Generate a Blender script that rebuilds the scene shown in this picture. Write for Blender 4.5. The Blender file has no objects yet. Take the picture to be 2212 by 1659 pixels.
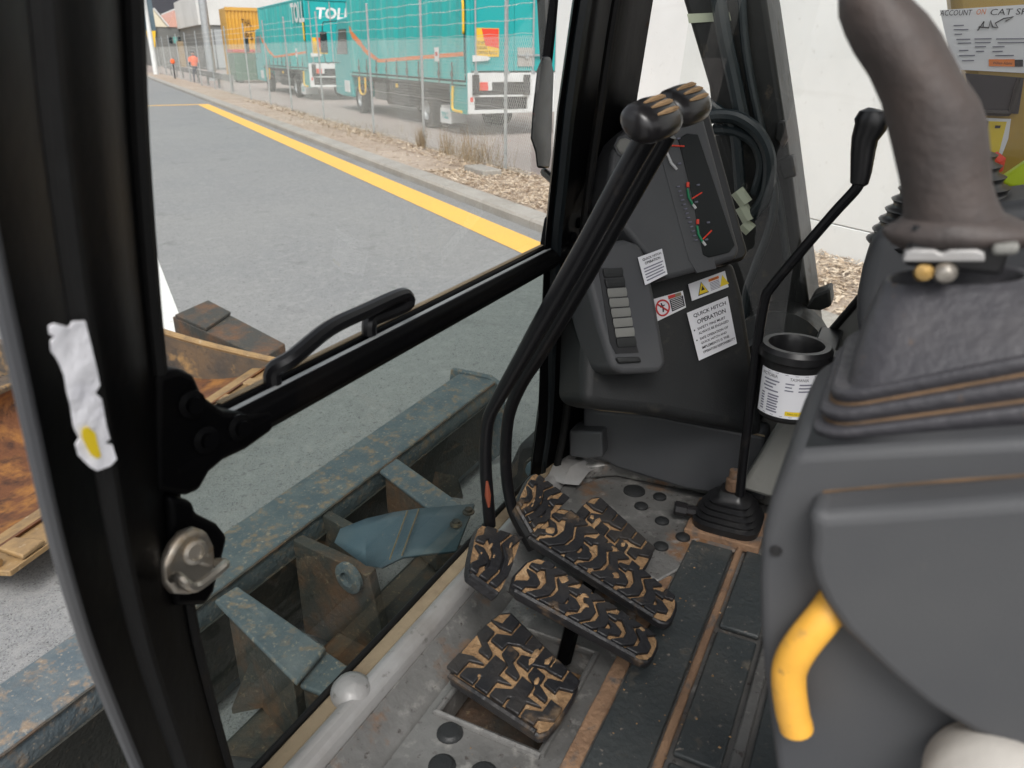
import bpy, bmesh, math, random
from mathutils import Vector, Matrix
random.seed(7)
scene = bpy.context.scene
C = scene.collection
V = Vector

# ---------------------------------------------------------------- camera
PW, PH, FP = 2212.0, 1659.0, 1650.0          # photo measured in pixels, focal length in pixels
H = 1.8                                      # camera height above the ground
def _cdir(u, v): return V((u - PW/2, v - PH/2, FP)).normalized()
road_c, lat_c = _cdir(165, 108), _cdir(2000, 125)       # vanishing points: road, machine's lateral axis
up_c = road_c.cross(lat_c).normalized()
if up_c.y > 0: up_c = -up_c
AX = lat_c; AZ = up_c; AY = AZ.cross(AX)
def c2w(d): return V((AX.dot(d), AY.dot(d), AZ.dot(d)))  # x = machine right, y = machine forward, z = up
CAM = V((0, 0, H))
cd = bpy.data.cameras.new('camera'); cam = bpy.data.objects.new('camera', cd); C.objects.link(cam)
xr, yd, zf = c2w(V((1, 0, 0))), c2w(V((0, 1, 0))), c2w(V((0, 0, 1)))
M = Matrix((xr, -yd, -zf)).transposed().to_4x4(); M.translation = CAM
cam.matrix_world = M
cd.sensor_width = 36; cd.lens = FP/PW*36; cd.clip_start = .02; cd.clip_end = 2000
cd.dof.use_dof = True; cd.dof.focus_distance = 1.55; cd.dof.aperture_fstop = 8.5
scene.camera = cam
# ---------------------------------------------------------------- sky, sun, exposure
w = bpy.data.worlds.new('World'); scene.world = w; w.use_nodes = True
nt = w.node_tree; bg = nt.nodes['Background']
sky = nt.nodes.new('ShaderNodeTexSky'); sky.sky_type = 'NISHITA'; sky.sun_disc = False
SUN_EL, SUN_AZ = math.radians(52), math.radians(-118)
sky.sun_elevation = SUN_EL; sky.sun_rotation = SUN_AZ; sky.dust_density = 4; sky.air_density = 1.0
hs = nt.nodes.new('ShaderNodeHueSaturation'); hs.inputs['Saturation'].default_value = .22   # overcast: little colour in the sky
nt.links.new(sky.outputs[0], hs.inputs['Color']); nt.links.new(hs.outputs[0], bg.inputs[0])
bg.inputs[1].default_value = .14
sl = bpy.data.lights.new('sun', 'SUN'); sl.energy = 1.3; sl.angle = math.radians(25); sl.color = (1, .97, .93)
so = bpy.data.objects.new('sun', sl); C.objects.link(so)
sd = V((math.sin(SUN_AZ)*math.cos(SUN_EL), math.cos(SUN_AZ)*math.cos(SUN_EL), math.sin(SUN_EL)))
so.rotation_euler = sd.to_track_quat('Z', 'Y').to_euler(); so.location = (0, 0, 30)
scene.view_settings.view_transform = 'Standard'; scene.view_settings.look = 'None'
scene.view_settings.gamma = 1; scene.view_settings.exposure = .55; scene.view_settings.use_curve_mapping = False

# ---------------------------------------------------------------- pixels to places
def ray(u, v): return c2w(V((u - PW/2, v - PH/2, FP)))/FP
def P(u, v, x=None, y=None, z=None, pl=None, t=None):
    d = ray(u, v)
    if x is not None: t = x/d.x
    elif y is not None: t = y/d.y
    elif z is not None: t = (z - H)/d.z
    elif pl is not None: t = (pl[0] - CAM).dot(pl[1])/d.dot(pl[1])
    return CAM + d*t
ROAD = V((c2w(road_c).x, c2w(road_c).y, 0)).normalized(); NRM = V((ROAD.y, -ROAD.x, 0))
def RD(s, d, z=0): return ROAD*s + NRM*d + V((0, 0, z))   # s along the road, d across it towards the fence
ROADROT = math.atan2(ROAD.y, ROAD.x)
def plane3(a, b, c):
    return (a, (b - a).cross(c - a).normalized())

# ---------------------------------------------------------------- mesh builder
class MB:
    def __init__(s): s.v = []; s.f = []
    def add(s, vs, fs):
        o = len(s.v); s.v += [V(p) for p in vs]; s.f += [[i + o for i in f] for f in fs]; return s
    def box(s, lo, hi, mat=None):
        (a, b, c), (d, e, f) = lo, hi
        vs = [V(p) for p in ((a,b,c),(d,b,c),(d,e,c),(a,e,c),(a,b,f),(d,b,f),(d,e,f),(a,e,f))]
        if mat is not None: vs = [mat @ p for p in vs]
        return s.add(vs, [[0,3,2,1],[4,5,6,7],[0,1,5,4],[1,2,6,5],[2,3,7,6],[3,0,4,7]])
    def prism(s, poly, ext):
        n = len(poly); ext = V(ext)
        return s.add(list(poly) + [V(p) + ext for p in poly],
                     [list(range(n))[::-1], list(range(n, 2*n))] + [[i, (i+1) % n, n + (i+1) % n, n + i] for i in range(n)])
    def loft(s, rings, cap=True, closed=True):
        n = len(rings[0]); vs = [p for r in rings for p in r]; fs = []
        for k in range(len(rings) - 1):
            for i in range(n if closed else n - 1):
                j = (i + 1) % n
                fs.append([k*n + i, k*n + j, (k+1)*n + j, (k+1)*n + i])
        if cap: fs += [list(range(n))[::-1], [(len(rings)-1)*n + i for i in range(n)]]
        return s.add(vs, fs)
    def tube(s, path, rad, n=10, cap=True, flat=1.0, flatdir=None):
        path = [V(p) for p in path]; rings = []; prev = None
        for i, p in enumerate(path):
            a = path[max(i-1, 0)]; b = path[min(i+1, len(path)-1)]; t = (b - a).normalized()
            if flatdir is not None: e = V(flatdir)
            else: e = prev if prev is not None else (V((0,0,1)) if abs(t.z) < .9 else V((1,0,0)))
            e = (e - t*e.dot(t)).normalized(); prev = e; g = t.cross(e)
            r = rad[i] if isinstance(rad, (list, tuple)) else rad
            rings.append([p + e*(r*flat*math.cos(2*math.pi*k/n)) + g*(r*math.sin(2*math.pi*k/n)) for k in range(n)])
        return s.loft(rings, cap)
    def lathe(s, prof, org, axis=(0,0,1), n=24, cap=True, ref=None):
        ax = V(axis).normalized(); e = V(ref) if ref is not None else (V((1,0,0)) if abs(ax.x) < .9 else V((0,1,0)))
        e = (e - ax*e.dot(ax)).normalized(); g = ax.cross(e); org = V(org)
        return s.loft([[org + ax*h + e*(r*math.cos(2*math.pi*k/n)) + g*(r*math.sin(2*math.pi*k/n)) for k in range(n)] for r, h in prof], cap)
    def mesh(s, name, sharp=35):
        me = bpy.data.meshes.new(name); me.from_pydata([tuple(p) for p in s.v], [], s.f)
        bm = bmesh.new(); bm.from_mesh(me); bmesh.ops.recalc_face_normals(bm, faces=bm.faces); bm.to_mesh(me); bm.free()
        for p in me.polygons: p.use_smooth = True
        me.set_sharp_from_angle(angle=math.radians(sharp)); return me

def smooth_path(pts, k=5):
    pts = [V(p) for p in pts]; out = []
    for i in range(len(pts) - 1):
        p0 = pts[max(i-1, 0)]; p1 = pts[i]; p2 = pts[i+1]; p3 = pts[min(i+2, len(pts)-1)]
        for j in range(k):
            t = j/k
            out.append(.5*((2*p1) + (p2-p0)*t + (2*p0-5*p1+4*p2-p3)*t*t + (3*p1-p0-3*p2+p3)*t**3))
    return out + [pts[-1]]

def obj(name, mb, mat, parent=None, bevel=0, seg=2, local=False, kind=None, label=None, sharp=35):
    me = mb if isinstance(mb, bpy.types.Mesh) else mb.mesh(name, sharp)
    o = bpy.data.objects.new(name, me); C.objects.link(o)
    if mat is not None and not me.materials: me.materials.append(mat)
    if parent is not None:
        o.parent = parent
        if not local: o.matrix_parent_inverse = parent.matrix_basis.inverted()
    if bevel:
        m = o.modifiers.new('bevel', 'BEVEL'); m.width = bevel; m.segments = seg; m.limit_method = 'ANGLE'; m.angle_limit = math.radians(32)
        m.harden_normals = False
    if kind: o['kind'] = kind
    if label: o['label'] = label
    return o
def thing(name, label, cat, loc=(0,0,0), rotz=0, group=None):
    o = bpy.data.objects.new(name, None); C.objects.link(o); o.location = loc; o.rotation_euler = (0,0,rotz); o.empty_display_size = .1
    o['label'] = label; o['category'] = cat
    if group: o['group'] = group
    return o
def tag(o, label, cat, group=None):
    o['label'] = label; o['category'] = cat
    if group: o['group'] = group
    return o
def struct(name, mb, mat, **k): return obj(name, mb, mat, kind='structure', **k)
def dup(o, parent=None):
    c = o.copy(); C.objects.link(c)
    if parent is not None:
        inv = o.matrix_parent_inverse.copy(); c.parent = parent; c.matrix_parent_inverse = inv
    for ch in list(o.children): dup(ch, c)
    return c

_fonts = {}
def text_mesh(s, width=None, height=None, bold=.0, align='LEFT', space=1.0, line=1.0):
    cu = bpy.data.curves.new('t', 'FONT'); cu.body = s; cu.size = 1; cu.align_x = align; cu.offset = bold; cu.space_character = space; cu.space_line = line; cu.resolution_u = 2
    o = bpy.data.objects.new('t', cu); C.objects.link(o); bpy.context.view_layer.update()
    me = bpy.data.meshes.new_from_object(o.evaluated_get(bpy.context.evaluated_depsgraph_get()))
    bpy.data.objects.remove(o); bpy.data.curves.remove(cu)
    xs = [v.co.x for v in me.vertices]; ys = [v.co.y for v in me.vertices]
    x0, x1, y0, y1 = min(xs), max(xs), min(ys), max(ys)
    sx = width/(x1-x0) if width else None; sy = height/(y1-y0) if height else None
    sx = sx or sy; sy = sy or sx
    for v in me.vertices: v.co = V(((v.co.x-x0)*sx, (v.co.y-y0)*sy, 0))
    return me
def put(me, fn):
    for v in me.vertices: v.co = fn(v.co.x, v.co.y)
    return me

# ---------------------------------------------------------------- materials
def mat(name, col, rough=.5, metal=0, layers=(), bump=0, bscale=60, spec=.5, bdetail=4, coat=0):
    """col plus layers (scale, detail, lo, hi, colour, roughness or None) mixed in by noise; stretch via 7th item"""
    m = bpy.data.materials.new(name); m.use_nodes = True; t = m.node_tree; N = t.nodes; L = t.links
    b = N['Principled BSDF']; b.inputs['Roughness'].default_value = rough; b.inputs['Metallic'].default_value = metal
    b.inputs['Specular IOR Level'].default_value = spec; b.inputs['Coat Weight'].default_value = coat
    tc = N.new('ShaderNodeTexCoord'); cur = None; rc = None
    for ly in layers:
        sc, det, lo, hi, lc, lr = ly[:6]
        no = N.new('ShaderNodeTexNoise'); no.inputs['Scale'].default_value = sc; no.inputs['Detail'].default_value = det; no.inputs['Roughness'].default_value = .62
        src = tc.outputs['Object']
        mp = N.new('ShaderNodeMapping'); mp.inputs['Location'].default_value = (random.uniform(0, 9),)*3
        if len(ly) > 6: mp.inputs['Scale'].default_value = ly[6]
        L.new(src, mp.inputs[0]); L.new(mp.outputs[0], no.inputs['Vector'])
        mr = N.new('ShaderNodeMapRange'); mr.inputs[1].default_value = lo; mr.inputs[2].default_value = hi; L.new(no.outputs[0], mr.inputs[0])
        mx = N.new('ShaderNodeMix'); mx.data_type = 'RGBA'; L.new(mr.outputs[0], mx.inputs[0])
        if cur is None: mx.inputs[6].default_value = (*col, 1)
        else: L.new(cur, mx.inputs[6])
        mx.inputs[7].default_value = (*lc, 1); cur = mx.outputs[2]
        if lr is not None:
            mf = N.new('ShaderNodeMix'); mf.data_type = 'FLOAT'; L.new(mr.outputs[0], mf.inputs[0])
            if rc is None: mf.inputs[2].default_value = rough
            else: L.new(rc, mf.inputs[2])
            mf.inputs[3].default_value = lr; rc = mf.outputs[0]
    if cur is None: b.inputs['Base Color'].default_value = (*col, 1)
    else: L.new(cur, b.inputs['Base Color'])
    if rc is not None: L.new(rc, b.inputs['Roughness'])
    if bump:
        no = N.new('ShaderNodeTexNoise'); no.inputs['Scale'].default_value = bscale; no.inputs['Detail'].default_value = bdetail; L.new(tc.outputs['Object'], no.inputs['Vector'])
        bp = N.new('ShaderNodeBump'); bp.inputs['Strength'].default_value = bump; bp.inputs['Distance'].default_value = .01
        L.new(no.outputs[0], bp.inputs['Height']); L.new(bp.outputs[0], b.inputs['Normal'])
    return m
def glass(name, tint, dust=.0, rmix=1.0):
    m = bpy.data.materials.new(name); m.use_nodes = True; t = m.node_tree; N = t.nodes; L = t.links
    N.remove(N['Principled BSDF']); out = N['Material Output']
    tr = N.new('ShaderNodeBsdfTransparent'); tr.inputs[0].default_value = (*tint, 1)
    gl = N.new('ShaderNodeBsdfGlossy'); gl.inputs['Roughness'].default_value = .01
    ge = N.new('ShaderNodeNewGeometry'); dt = N.new('ShaderNodeVectorMath'); dt.operation = 'DOT_PRODUCT'
    L.new(ge.outputs['Incoming'], dt.inputs[0]); L.new(ge.outputs['Normal'], dt.inputs[1])
    def mth(op, a, b=None):
        n_ = N.new('ShaderNodeMath'); n_.operation = op
        for i_, x_ in enumerate((a, b)):
            if x_ is None: continue
            if isinstance(x_, (int, float)): n_.inputs[i_].default_value = x_
            else: L.new(x_, n_.inputs[i_])
        return n_.outputs[0]
    k_ = mth('POWER', mth('SUBTRACT', 1.0, mth('ABSOLUTE', dt.outputs['Value'])), 5.0)      # Schlick, both faces alike
    mu = N.new('ShaderNodeMath'); mu.operation = 'MULTIPLY'; mu.inputs[1].default_value = rmix
    L.new(mth('ADD', mth('MULTIPLY', k_, .9), .06), mu.inputs[0])
    mx = N.new('ShaderNodeMixShader'); L.new(mu.outputs[0], mx.inputs[0]); L.new(tr.outputs[0], mx.inputs[1]); L.new(gl.outputs[0], mx.inputs[2])
    last = mx.outputs[0]
    if dust:
        tc = N.new('ShaderNodeTexCoord'); no = N.new('ShaderNodeTexNoise'); no.inputs['Scale'].default_value = 5; no.inputs['Detail'].default_value = 6
        L.new(tc.outputs['Object'], no.inputs['Vector']); mr = N.new('ShaderNodeMapRange'); mr.inputs[1].default_value = .42; mr.inputs[2].default_value = .8
        mr.inputs[3].default_value = dust*.12; mr.inputs[4].default_value = dust; L.new(no.outputs[0], mr.inputs[0])
        df = N.new('ShaderNodeBsdfDiffuse'); df.inputs[0].default_value = (.5, .45, .38, 1)
        m2 = N.new('ShaderNodeMixShader'); L.new(mr.outputs[0], m2.inputs[0]); L.new(last, m2.inputs[1]); L.new(df.outputs[0], m2.inputs[2]); last = m2.outputs[0]
    L.new(last, out.inputs[0]); return m

TAN = (.30, .19, .095); RUST = (.16, .065, .025); DRY = (.36, .25, .14)
m_asph = mat('asphalt', (.215, .22, .225), .9, layers=[(.35, 5, .35, .7, (.26, .26, .255), None), (90, 2, .45, .75, (.30, .30, .29), None), (160, 1, .60, .72, (.06, .06, .06), None), (2.2, 4, .60, .8, (.16, .16, .16), None), (14, 6, .5, .72, (.29, .29, .285), None), (28, 5, .58, .72, (.12, .12, .122), None)], bump=.5, bscale=150)
m_yel = mat('road yellow', (.84, .485, .105), .7, layers=[(3, 5, .5, .8, (.72, .45, .12), None), (60, 3, .62, .7, (.35, .27, .14), None)], bump=.2, bscale=150)
m_wht = mat('road white', (.75, .75, .72), .7, layers=[(40, 4, .5, .75, (.5, .5, .48), None)], bump=.3, bscale=150)
m_conc = mat('kerb concrete', (.36, .34, .31), .85, layers=[(1.5, 5, .4, .7, (.28, .26, .23), None), (30, 4, .5, .8, (.44, .42, .38), None)], bump=.4, bscale=60)
m_dirt = mat('dirt', (.38, .30, .235), .95, layers=[(.5, 5, .4, .7, (.46, .385, .32), None), (6, 6, .5, .75, (.22, .16, .115), None), (70, 3, .55, .7, (.48, .42, .35), None)], bump=.8, bscale=40)
m_grav = mat('gravel', (.30, .25, .225), .95, layers=[(.3, 5, .4, .7, (.36, .305, .28), None), (45, 3, .45, .7, (.46, .40, .37), None), (80, 2, .55, .7, (.14, .11, .10), None)], bump=1, bscale=45)
m_wall = mat('white wall paint', (.83, .84, .83), .8, layers=[(.8, 5, .45, .8, (.75, .76, .745), None), (14, 6, .62, .8, (.66, .66, .64), None), (1.1, 6, .6, .85, (.7, .7, .685), None, (.25, .25, 3))], bump=.15, bscale=25)
m_black = mat('black paint', (.0022, .0022, .0026), .42, spec=.06, layers=[(7, 6, .55, .8, (.006, .005, .0045), .5), (25, 5, .70, .78, (.05, .03, .016), .8)], bump=.05, bscale=40)
m_blackr = mat('black rubber seal', (.006, .006, .006), .6, spec=.25, layers=[(12, 5, .6, .8, (.026, .019, .013), .8)], bump=.1, bscale=60)
m_navy = mat('dark outer frame', (.007, .010, .012), .3, spec=.35, layers=[(5, 5, .5, .8, (.016, .018, .018), .5)])
m_plas = mat('grey plastic', (.055, .057, .062), .5, layers=[(4, 5, .4, .75, (.07, .071, .073), .6), (30, 6, .66, .85, (.085, .082, .078), .62)], bump=.05, bscale=500, bdetail=2)
m_plasw = mat('worn dash plastic', (.017, .018, .019), .46, spec=.4, layers=[(3, 5, .4, .75, (.023, .024, .024), .56), (20, 6, .62, .84, (.08, .072, .06), .8)], bump=.12, bscale=400, bdetail=2)
m_head = mat('dash head plastic', (.062, .064, .068), .5, layers=[(4, 5, .4, .75, (.075, .077, .079), .58), (24, 6, .62, .82, (.11, .10, .09), .75)], bump=.06, bscale=400, bdetail=2)
m_plasl = mat('light grey plastic', (.20, .20, .185), .55, layers=[(6, 5, .5, .8, (.15, .145, .13), .7)], bump=.1, bscale=300)
m_pblack = mat('black plastic', (.010, .010, .011), .35, layers=[(9, 5, .5, .8, (.03, .028, .026), .6)])
m_grip = mat('worn grip rubber', (.055, .045, .042), .6, layers=[(9, 6, .45, .75, (.085, .062, .052), .7), (40, 4, .6, .8, (.03, .024, .022), .5)], bump=.15, bscale=120)
m_boot = mat('boot rubber', (.045, .044, .05), .5, layers=[(14, 5, .5, .75, (.065, .062, .066), .62), (40, 5, .64, .78, (.16, .10, .055), .9)], bump=.15, bscale=150)
m_dustb = mat('dusty rubber valley', (.14, .085, .045), .9, layers=[(20, 5, .45, .7, (.05, .036, .025), .8)], bump=.2, bscale=90)
m_mat_ = mat('floor mat', (.034, .040, .042), .5, layers=[(7, 6, .45, .75, (.055, .058, .056), .6), (26, 6, .6, .75, (.11, .095, .075), .85), (120, 2, .66, .75, (.17, .15, .13), .9)], bump=.25, bscale=90)
m_fmet = mat('worn floor metal', (.19, .187, .18), .40, metal=.3, layers=[(5, 6, .42, .66, (.09, .088, .084), .5), (9, 7, .55, .66, (.22, .12, .06), .85), (28, 6, .56, .72, (.33, .32, .30), .35), (70, 4, .62, .72, (.06, .05, .045), .7)], bump=.3, bscale=50)
m_sill = mat('bare sill metal', (.34, .335, .33), .42, metal=.15, layers=[(7, 6, .42, .72, (.24, .225, .21), .5), (12, 6, .58, .72, (.30, .19, .11), .8), (40, 5, .62, .75, (.14, .13, .12), .6)], bump=.15, bscale=40)
m_rsty = mat('rusty strip', (.17, .10, .06), .85, layers=[(14, 6, .42, .7, (.28, .17, .10), .9), (30, 5, .55, .7, (.09, .085, .08), .6)], bump=.4, bscale=90)
m_tread = mat('pedal rubber', (.012, .012, .014), .48, layers=[(9, 6, .48, .78, (.038, .033, .029), .62), (14, 6, .60, .80, (.19, .12, .062), .95)], bump=.3, bscale=90)
m_mud = mat('dry mud in tread', (.30, .185, .092), .95, layers=[(12, 6, .42, .7, (.14, .08, .04), .95), (40, 4, .55, .75, (.42, .29, .165), .95)], bump=.7, bscale=90)
m_lev = mat('black lever paint', (.005, .005, .006), .33, spec=.35, layers=[(12, 6, .62, .8, (.03, .024, .019), .6)])
m_redp = mat('worn red primer', (.20, .045, .02), .7, layers=[(30, 5, .5, .75, (.05, .02, .012), .7)])
m_knob = mat('knob plastic', (.013, .012, .013), .28, layers=[(30, 5, .55, .75, (.05, .045, .042), .45)])
m_knobd = mat('dust in knob grooves', (.36, .23, .12), .9, layers=[(40, 4, .5, .75, (.2, .12, .06), .9)])
m_ylev = mat('yellow lever paint', (.74, .38, .05), .42, layers=[(14, 5, .5, .75, (.64, .33, .055), .55), (45, 6, .58, .74, (.45, .25, .06), .7), (130, 4, .68, .76, (.25, .14, .05), .8)], bump=.08, bscale=90)
m_brass = mat('dull brass', (.30, .18, .04), .45, metal=.4, layers=[(60, 4, .5, .75, (.12, .08, .03), .7)])
m_beige = mat('beige plastic', (.36, .34, .31), .6, layers=[(10, 5, .5, .8, (.32, .30, .27), None)], bump=.06, bscale=200)
m_paper = mat('white sticker', (.72, .72, .75), .5, layers=[(6, 5, .55, .85, (.62, .61, .62), None)])
m_ink = mat('black ink', (.012, .012, .02), .55)
m_inkg = mat('grey ink', (.17, .17, .22), .6)
m_sred = mat('sticker red', (.55, .03, .03), .5); m_syel = mat('sticker yellow', (.75, .55, .02), .5); m_sora = mat('sticker orange', (.75, .20, .03), .5)
m_gred = mat('gauge red', (.75, .06, .03), .5); m_ggrn = mat('gauge green', (.0, .20, .08), .5); m_gwht = mat('gauge white', (.55, .55, .55), .5)
m_dial = mat('dial face', (.005, .007, .007), .35, spec=.3)
m_steelb = mat('blue grey steel', (.085, .11, .125), .62, layers=[(12, 6, .42, .7, (.13, .15, .155), .7), (26, 7, .52, .66, (.23, .175, .125), .9), (75, 5, .58, .72, (.33, .28, .22), .9), (3, 5, .62, .8, (.10, .07, .05), .9)], bump=.35, bscale=70)
m_steelk = mat('shaded grimy steel', (.028, .030, .026), .7, layers=[(5, 6, .48, .7, (.045, .042, .034), .85), (16, 6, .58, .75, (.09, .055, .03), .9), (60, 5, .64, .74, (.16, .13, .09), .95)], bump=.45, bscale=70)  # rusty grime, with the back face's shading darkened into the base colour
m_steelr = mat('rusted steel', (.045, .045, .04), .75, layers=[(5, 6, .45, .62, (.13, .068, .036), .9), (16, 6, .5, .72, (.07, .058, .044), .9), (60, 5, .6, .72, (.21, .16, .10), .95)], bump=.45, bscale=70)
m_steelp = mat('blue guard plate', (.075, .12, .15), .45, layers=[(6, 6, .5, .8, (.14, .175, .19), .55), (50, 5, .64, .74, (.28, .25, .21), .8)], bump=.12, bscale=40)
m_buck = mat('bucket steel', (.06, .055, .05), .65, layers=[(3, 6, .45, .65, (.15, .10, .06), .85), (9, 6, .55, .72, (.36, .22, .09), .95), (40, 5, .6, .75, (.03, .028, .025), .6)], bump=.4, bscale=40)
m_buckr = mat('bucket rust inside', (.13, .05, .02), .9, layers=[(5, 6, .48, .68, (.34, .15, .035), .95), (14, 6, .5, .68, (.05, .022, .013), .9)], bump=.6, bscale=40)
m_edge = mat('worn cutting edge', (.34, .22, .10), .6, metal=.2, layers=[(9, 6, .45, .7, (.20, .135, .075), .7), (30, 5, .6, .75, (.46, .36, .24), .5)], bump=.3, bscale=50)
m_zinc = mat('plated latch steel', (.52, .48, .42), .32, metal=.85, layers=[(30, 5, .52, .75, (.36, .25, .13), .8)])
m_dusty = mat('dusty gasket', (.27, .21, .135), .9, layers=[(8, 6, .5, .75, (.16, .11, .07), .9)], bump=.3, bscale=80)
m_tape = mat('torn white label', (.82, .82, .86), .45, layers=[(30, 5, .58, .8, (.68, .68, .74), None), (12, 6, .64, .74, (.55, .45, .36), None)], bump=.5, bscale=35)
m_galv = mat('galvanised steel', (.42, .44, .45), .5, metal=.5, layers=[(8, 5, .45, .75, (.33, .34, .34), .6)])
m_wire = mat('fence wire', (.60, .60, .57), .5, metal=.2)
m_teal = mat('teal curtain', (.015, .42, .40), .42, layers=[(.6, 5, .45, .8, (.03, .47, .44), None), (2.2, 6, .56, .72, (.22, .60, .57), None, (1, 1, .10))])
m_teald = mat('teal paint', (.008, .36, .36), .35, layers=[(.8, 5, .45, .8, (.02, .40, .39), None)])
m_teall = mat('teal rail', (.12, .42, .38), .45)
m_twhite = mat('truck white', (.72, .73, .72), .45, layers=[(2, 6, .5, .8, (.55, .55, .53), None)])
m_tora = mat('orange stripe', (.75, .22, .06), .5)
m_tyre = mat('tyre', (.025, .025, .026), .8, layers=[(5, 5, .45, .75, (.07, .06, .055), .9)], bump=.3, bscale=40)
m_chas = mat('chassis', (.018, .018, .02), .6, layers=[(4, 5, .5, .8, (.06, .05, .045), .8)])
m_tyel = mat('safety yellow', (.80, .50, .03), .45)
m_strap = mat('strap buckle', (.10, .09, .08), .6)
m_dkglass = mat('dark glass', (.02, .03, .035), .08)
m_green = mat('skip green', (.05, .135, .085), .6, layers=[(1.2, 6, .5, .8, (.08, .16, .11), None)])
m_red = mat('skip red lid', (.50, .07, .06), .6, layers=[(2, 5, .5, .8, (.42, .1, .09), None)])
m_cont = mat('container yellow', (.62, .34, .05), .55, layers=[(.7, 6, .48, .8, (.50, .28, .06), None), (1.5, 6, .62, .85, (.68, .60, .45), None)])
m_shed = mat('shed cladding', (.60, .60, .58), .7, layers=[(.3, 5, .45, .8, (.5, .5, .48), None)])
m_pink = mat('faded pink gable', (.58, .33, .27), .7); m_cream = mat('cream gable', (.66, .60, .47), .7)
m_shdk = mat('dark shed wall', (.14, .145, .14), .7, layers=[(.5, 5, .45, .8, (.2, .2, .19), None)])
m_dkroof = mat('dark roof', (.03, .032, .045), .6)
m_hivis = mat('orange hi vis', (.90, .16, .05), .7); m_lime = mat('lime hi vis', (.58, .72, .02), .5)
m_skin = mat('skin', (.45, .27, .2), .6); m_cloth = mat('dark trousers', (.02, .03, .06), .8)
m_boom = mat('boom paint', (.015, .016, .0155), .42, spec=.3, layers=[(3, 6, .45, .75, (.018, .018, .017), .55), (20, 6, .6, .76, (.10, .075, .05), .8)], bump=.15, bscale=30)
m_hose = mat('hydraulic hose', (.009, .016, .019), .4, layers=[(12, 5, .5, .75, (.025, .03, .031), .6)])
m_oliv = mat('machine yellow paint', (.40, .25, .03), .45, layers=[(2, 5, .45, .8, (.33, .20, .025), .55), (18, 6, .6, .8, (.28, .2, .07), .7)])
m_fit = mat('pale fitting', (.42, .45, .33), .5)
m_chip = mat('wood chips', (.44, .33, .23), .9, layers=[(9, 4, .4, .6, (.66, .56, .44), None), (23, 3, .58, .72, (.20, .13, .08), None)])
m_weed = mat('dry weeds', (.36, .28, .18), .95, layers=[(9, 4, .45, .7, (.22, .16, .10), None)])
m_glass = glass('window glass', (.97, .985, .98), dust=.03, rmix=.6)
m_glassl = glass('lower window glass', (.53, .60, .57), dust=.03, rmix=.6)
m_glassr = glass('side window glass', (.95, .97, .96), dust=.012, rmix=1.0)

# ================================================================ OUTDOOR SETTING
def sheet(s0, s1, d0, d1, z, ns=1, nd=1):
    m = MB()
    vs = [RD(s0 + (s1-s0)*i/ns, d0 + (d1-d0)*j/nd, z) for i in range(ns+1) for j in range(nd+1)]
    fs = [[i*(nd+1)+j, (i+1)*(nd+1)+j, (i+1)*(nd+1)+j+1, i*(nd+1)+j+1] for i in range(ns) for j in range(nd)]
    return m.add(vs, fs)
struct('ground', sheet(-700, 900, -700, 700, -.02), m_grav)
struct('road', sheet(-60, 75, -14, 4.16, 0), m_asph)
struct('gravel_yard', sheet(10.4, 140, 5.95, 60, .004), m_grav)
# verge with gentle humps
mv = MB(); ns, nd = 150, 14
vs = []
rv = random.Random(3)
for i in range(ns+1):
    s = -8 + 84*i/ns
    for j in range(nd+1):
        d = 4.40 + 1.62*j/nd
        edge = min(j, nd-j, 2)/2
        vs.append(RD(s, d, .10 + edge*(.02*math.sin(s*1.7+d*3) + .03*rv.random()) - (.05*(d-4.4)/1.6)))
mv.add(vs, [[i*(nd+1)+j, (i+1)*(nd+1)+j, (i+1)*(nd+1)+j+1, i*(nd+1)+j+1] for i in range(ns) for j in range(nd)])
struct('dirt_verge', mv, m_dirt)
kb = MB(); n = 34
for i in range(n):                                    # kerb cast in lengths with open joints
    a, b = -10 + i*2.5 + .006, -10 + (i+1)*2.5 - .006
    kb.prism([RD(a, 4.16, -.02), RD(a, 4.16, .085), RD(a, 4.185, .115), RD(a, 4.43, .13), RD(a, 4.43, -.02)], ROAD*(b-a))
struct('kerb', kb, m_conc)
def line(name, pts, mt): return struct(name, MB().add(pts, [[0, 1, 2, 3]]), mt)
line('yellow_edge_line', [RD(2, 3.52, .004), RD(31.9, 3.58, .004), RD(31.9, 3.98, .004), RD(2, 3.92, .004)], m_yel)
line('yellow_cross_line', [RD(31.55, 3.58, .004), RD(30.6, -6, .004), RD(30.9, -6, .004), RD(31.9, 3.58, .004)], m_yel)
line('white_lane_line', [RD(5.4, .08, .004), RD(5.4, .33, .004), RD(16, .33, .004), RD(16, .08, .004)], m_wht)

# wood chips by the wall and litter by the fence
ch = MB(); rc = random.Random(5)
def chips(nn, s0, s1, d0, d1, lmin, lmax, bias=1.0):
    for _ in range(nn):
        s = s0 + (s1-s0)*rc.random()**bias; d = rc.uniform(d0, d1); L = rc.uniform(lmin, lmax); W = L*rc.uniform(.12, .4); a = rc.uniform(0, 6.28)
        e = V((math.cos(a), math.sin(a), rc.uniform(-.35, .35)))*L/2; g = V((-math.sin(a), math.cos(a), rc.uniform(-.4, .4)))*W/2
        c = RD(s, d, .115 - .05*(d-4.4)/1.6 + rc.uniform(.012, .04))
        ch.add([c-e-g, c+e-g, c+e+g, c-e+g, c+V((0,0,-.006))], [[0,1,2,3],[0,1,4],[1,2,4],[2,3,4],[3,0,4]])
chips(16000, -1, 11.5, 4.46, 6.0, .02, .075)
chips(2600, 11, 32, 5.2, 6.0, .03, .10, 1.6)
chips(700, 11, 32, 4.46, 5.4, .02, .06, 1.6)
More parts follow.
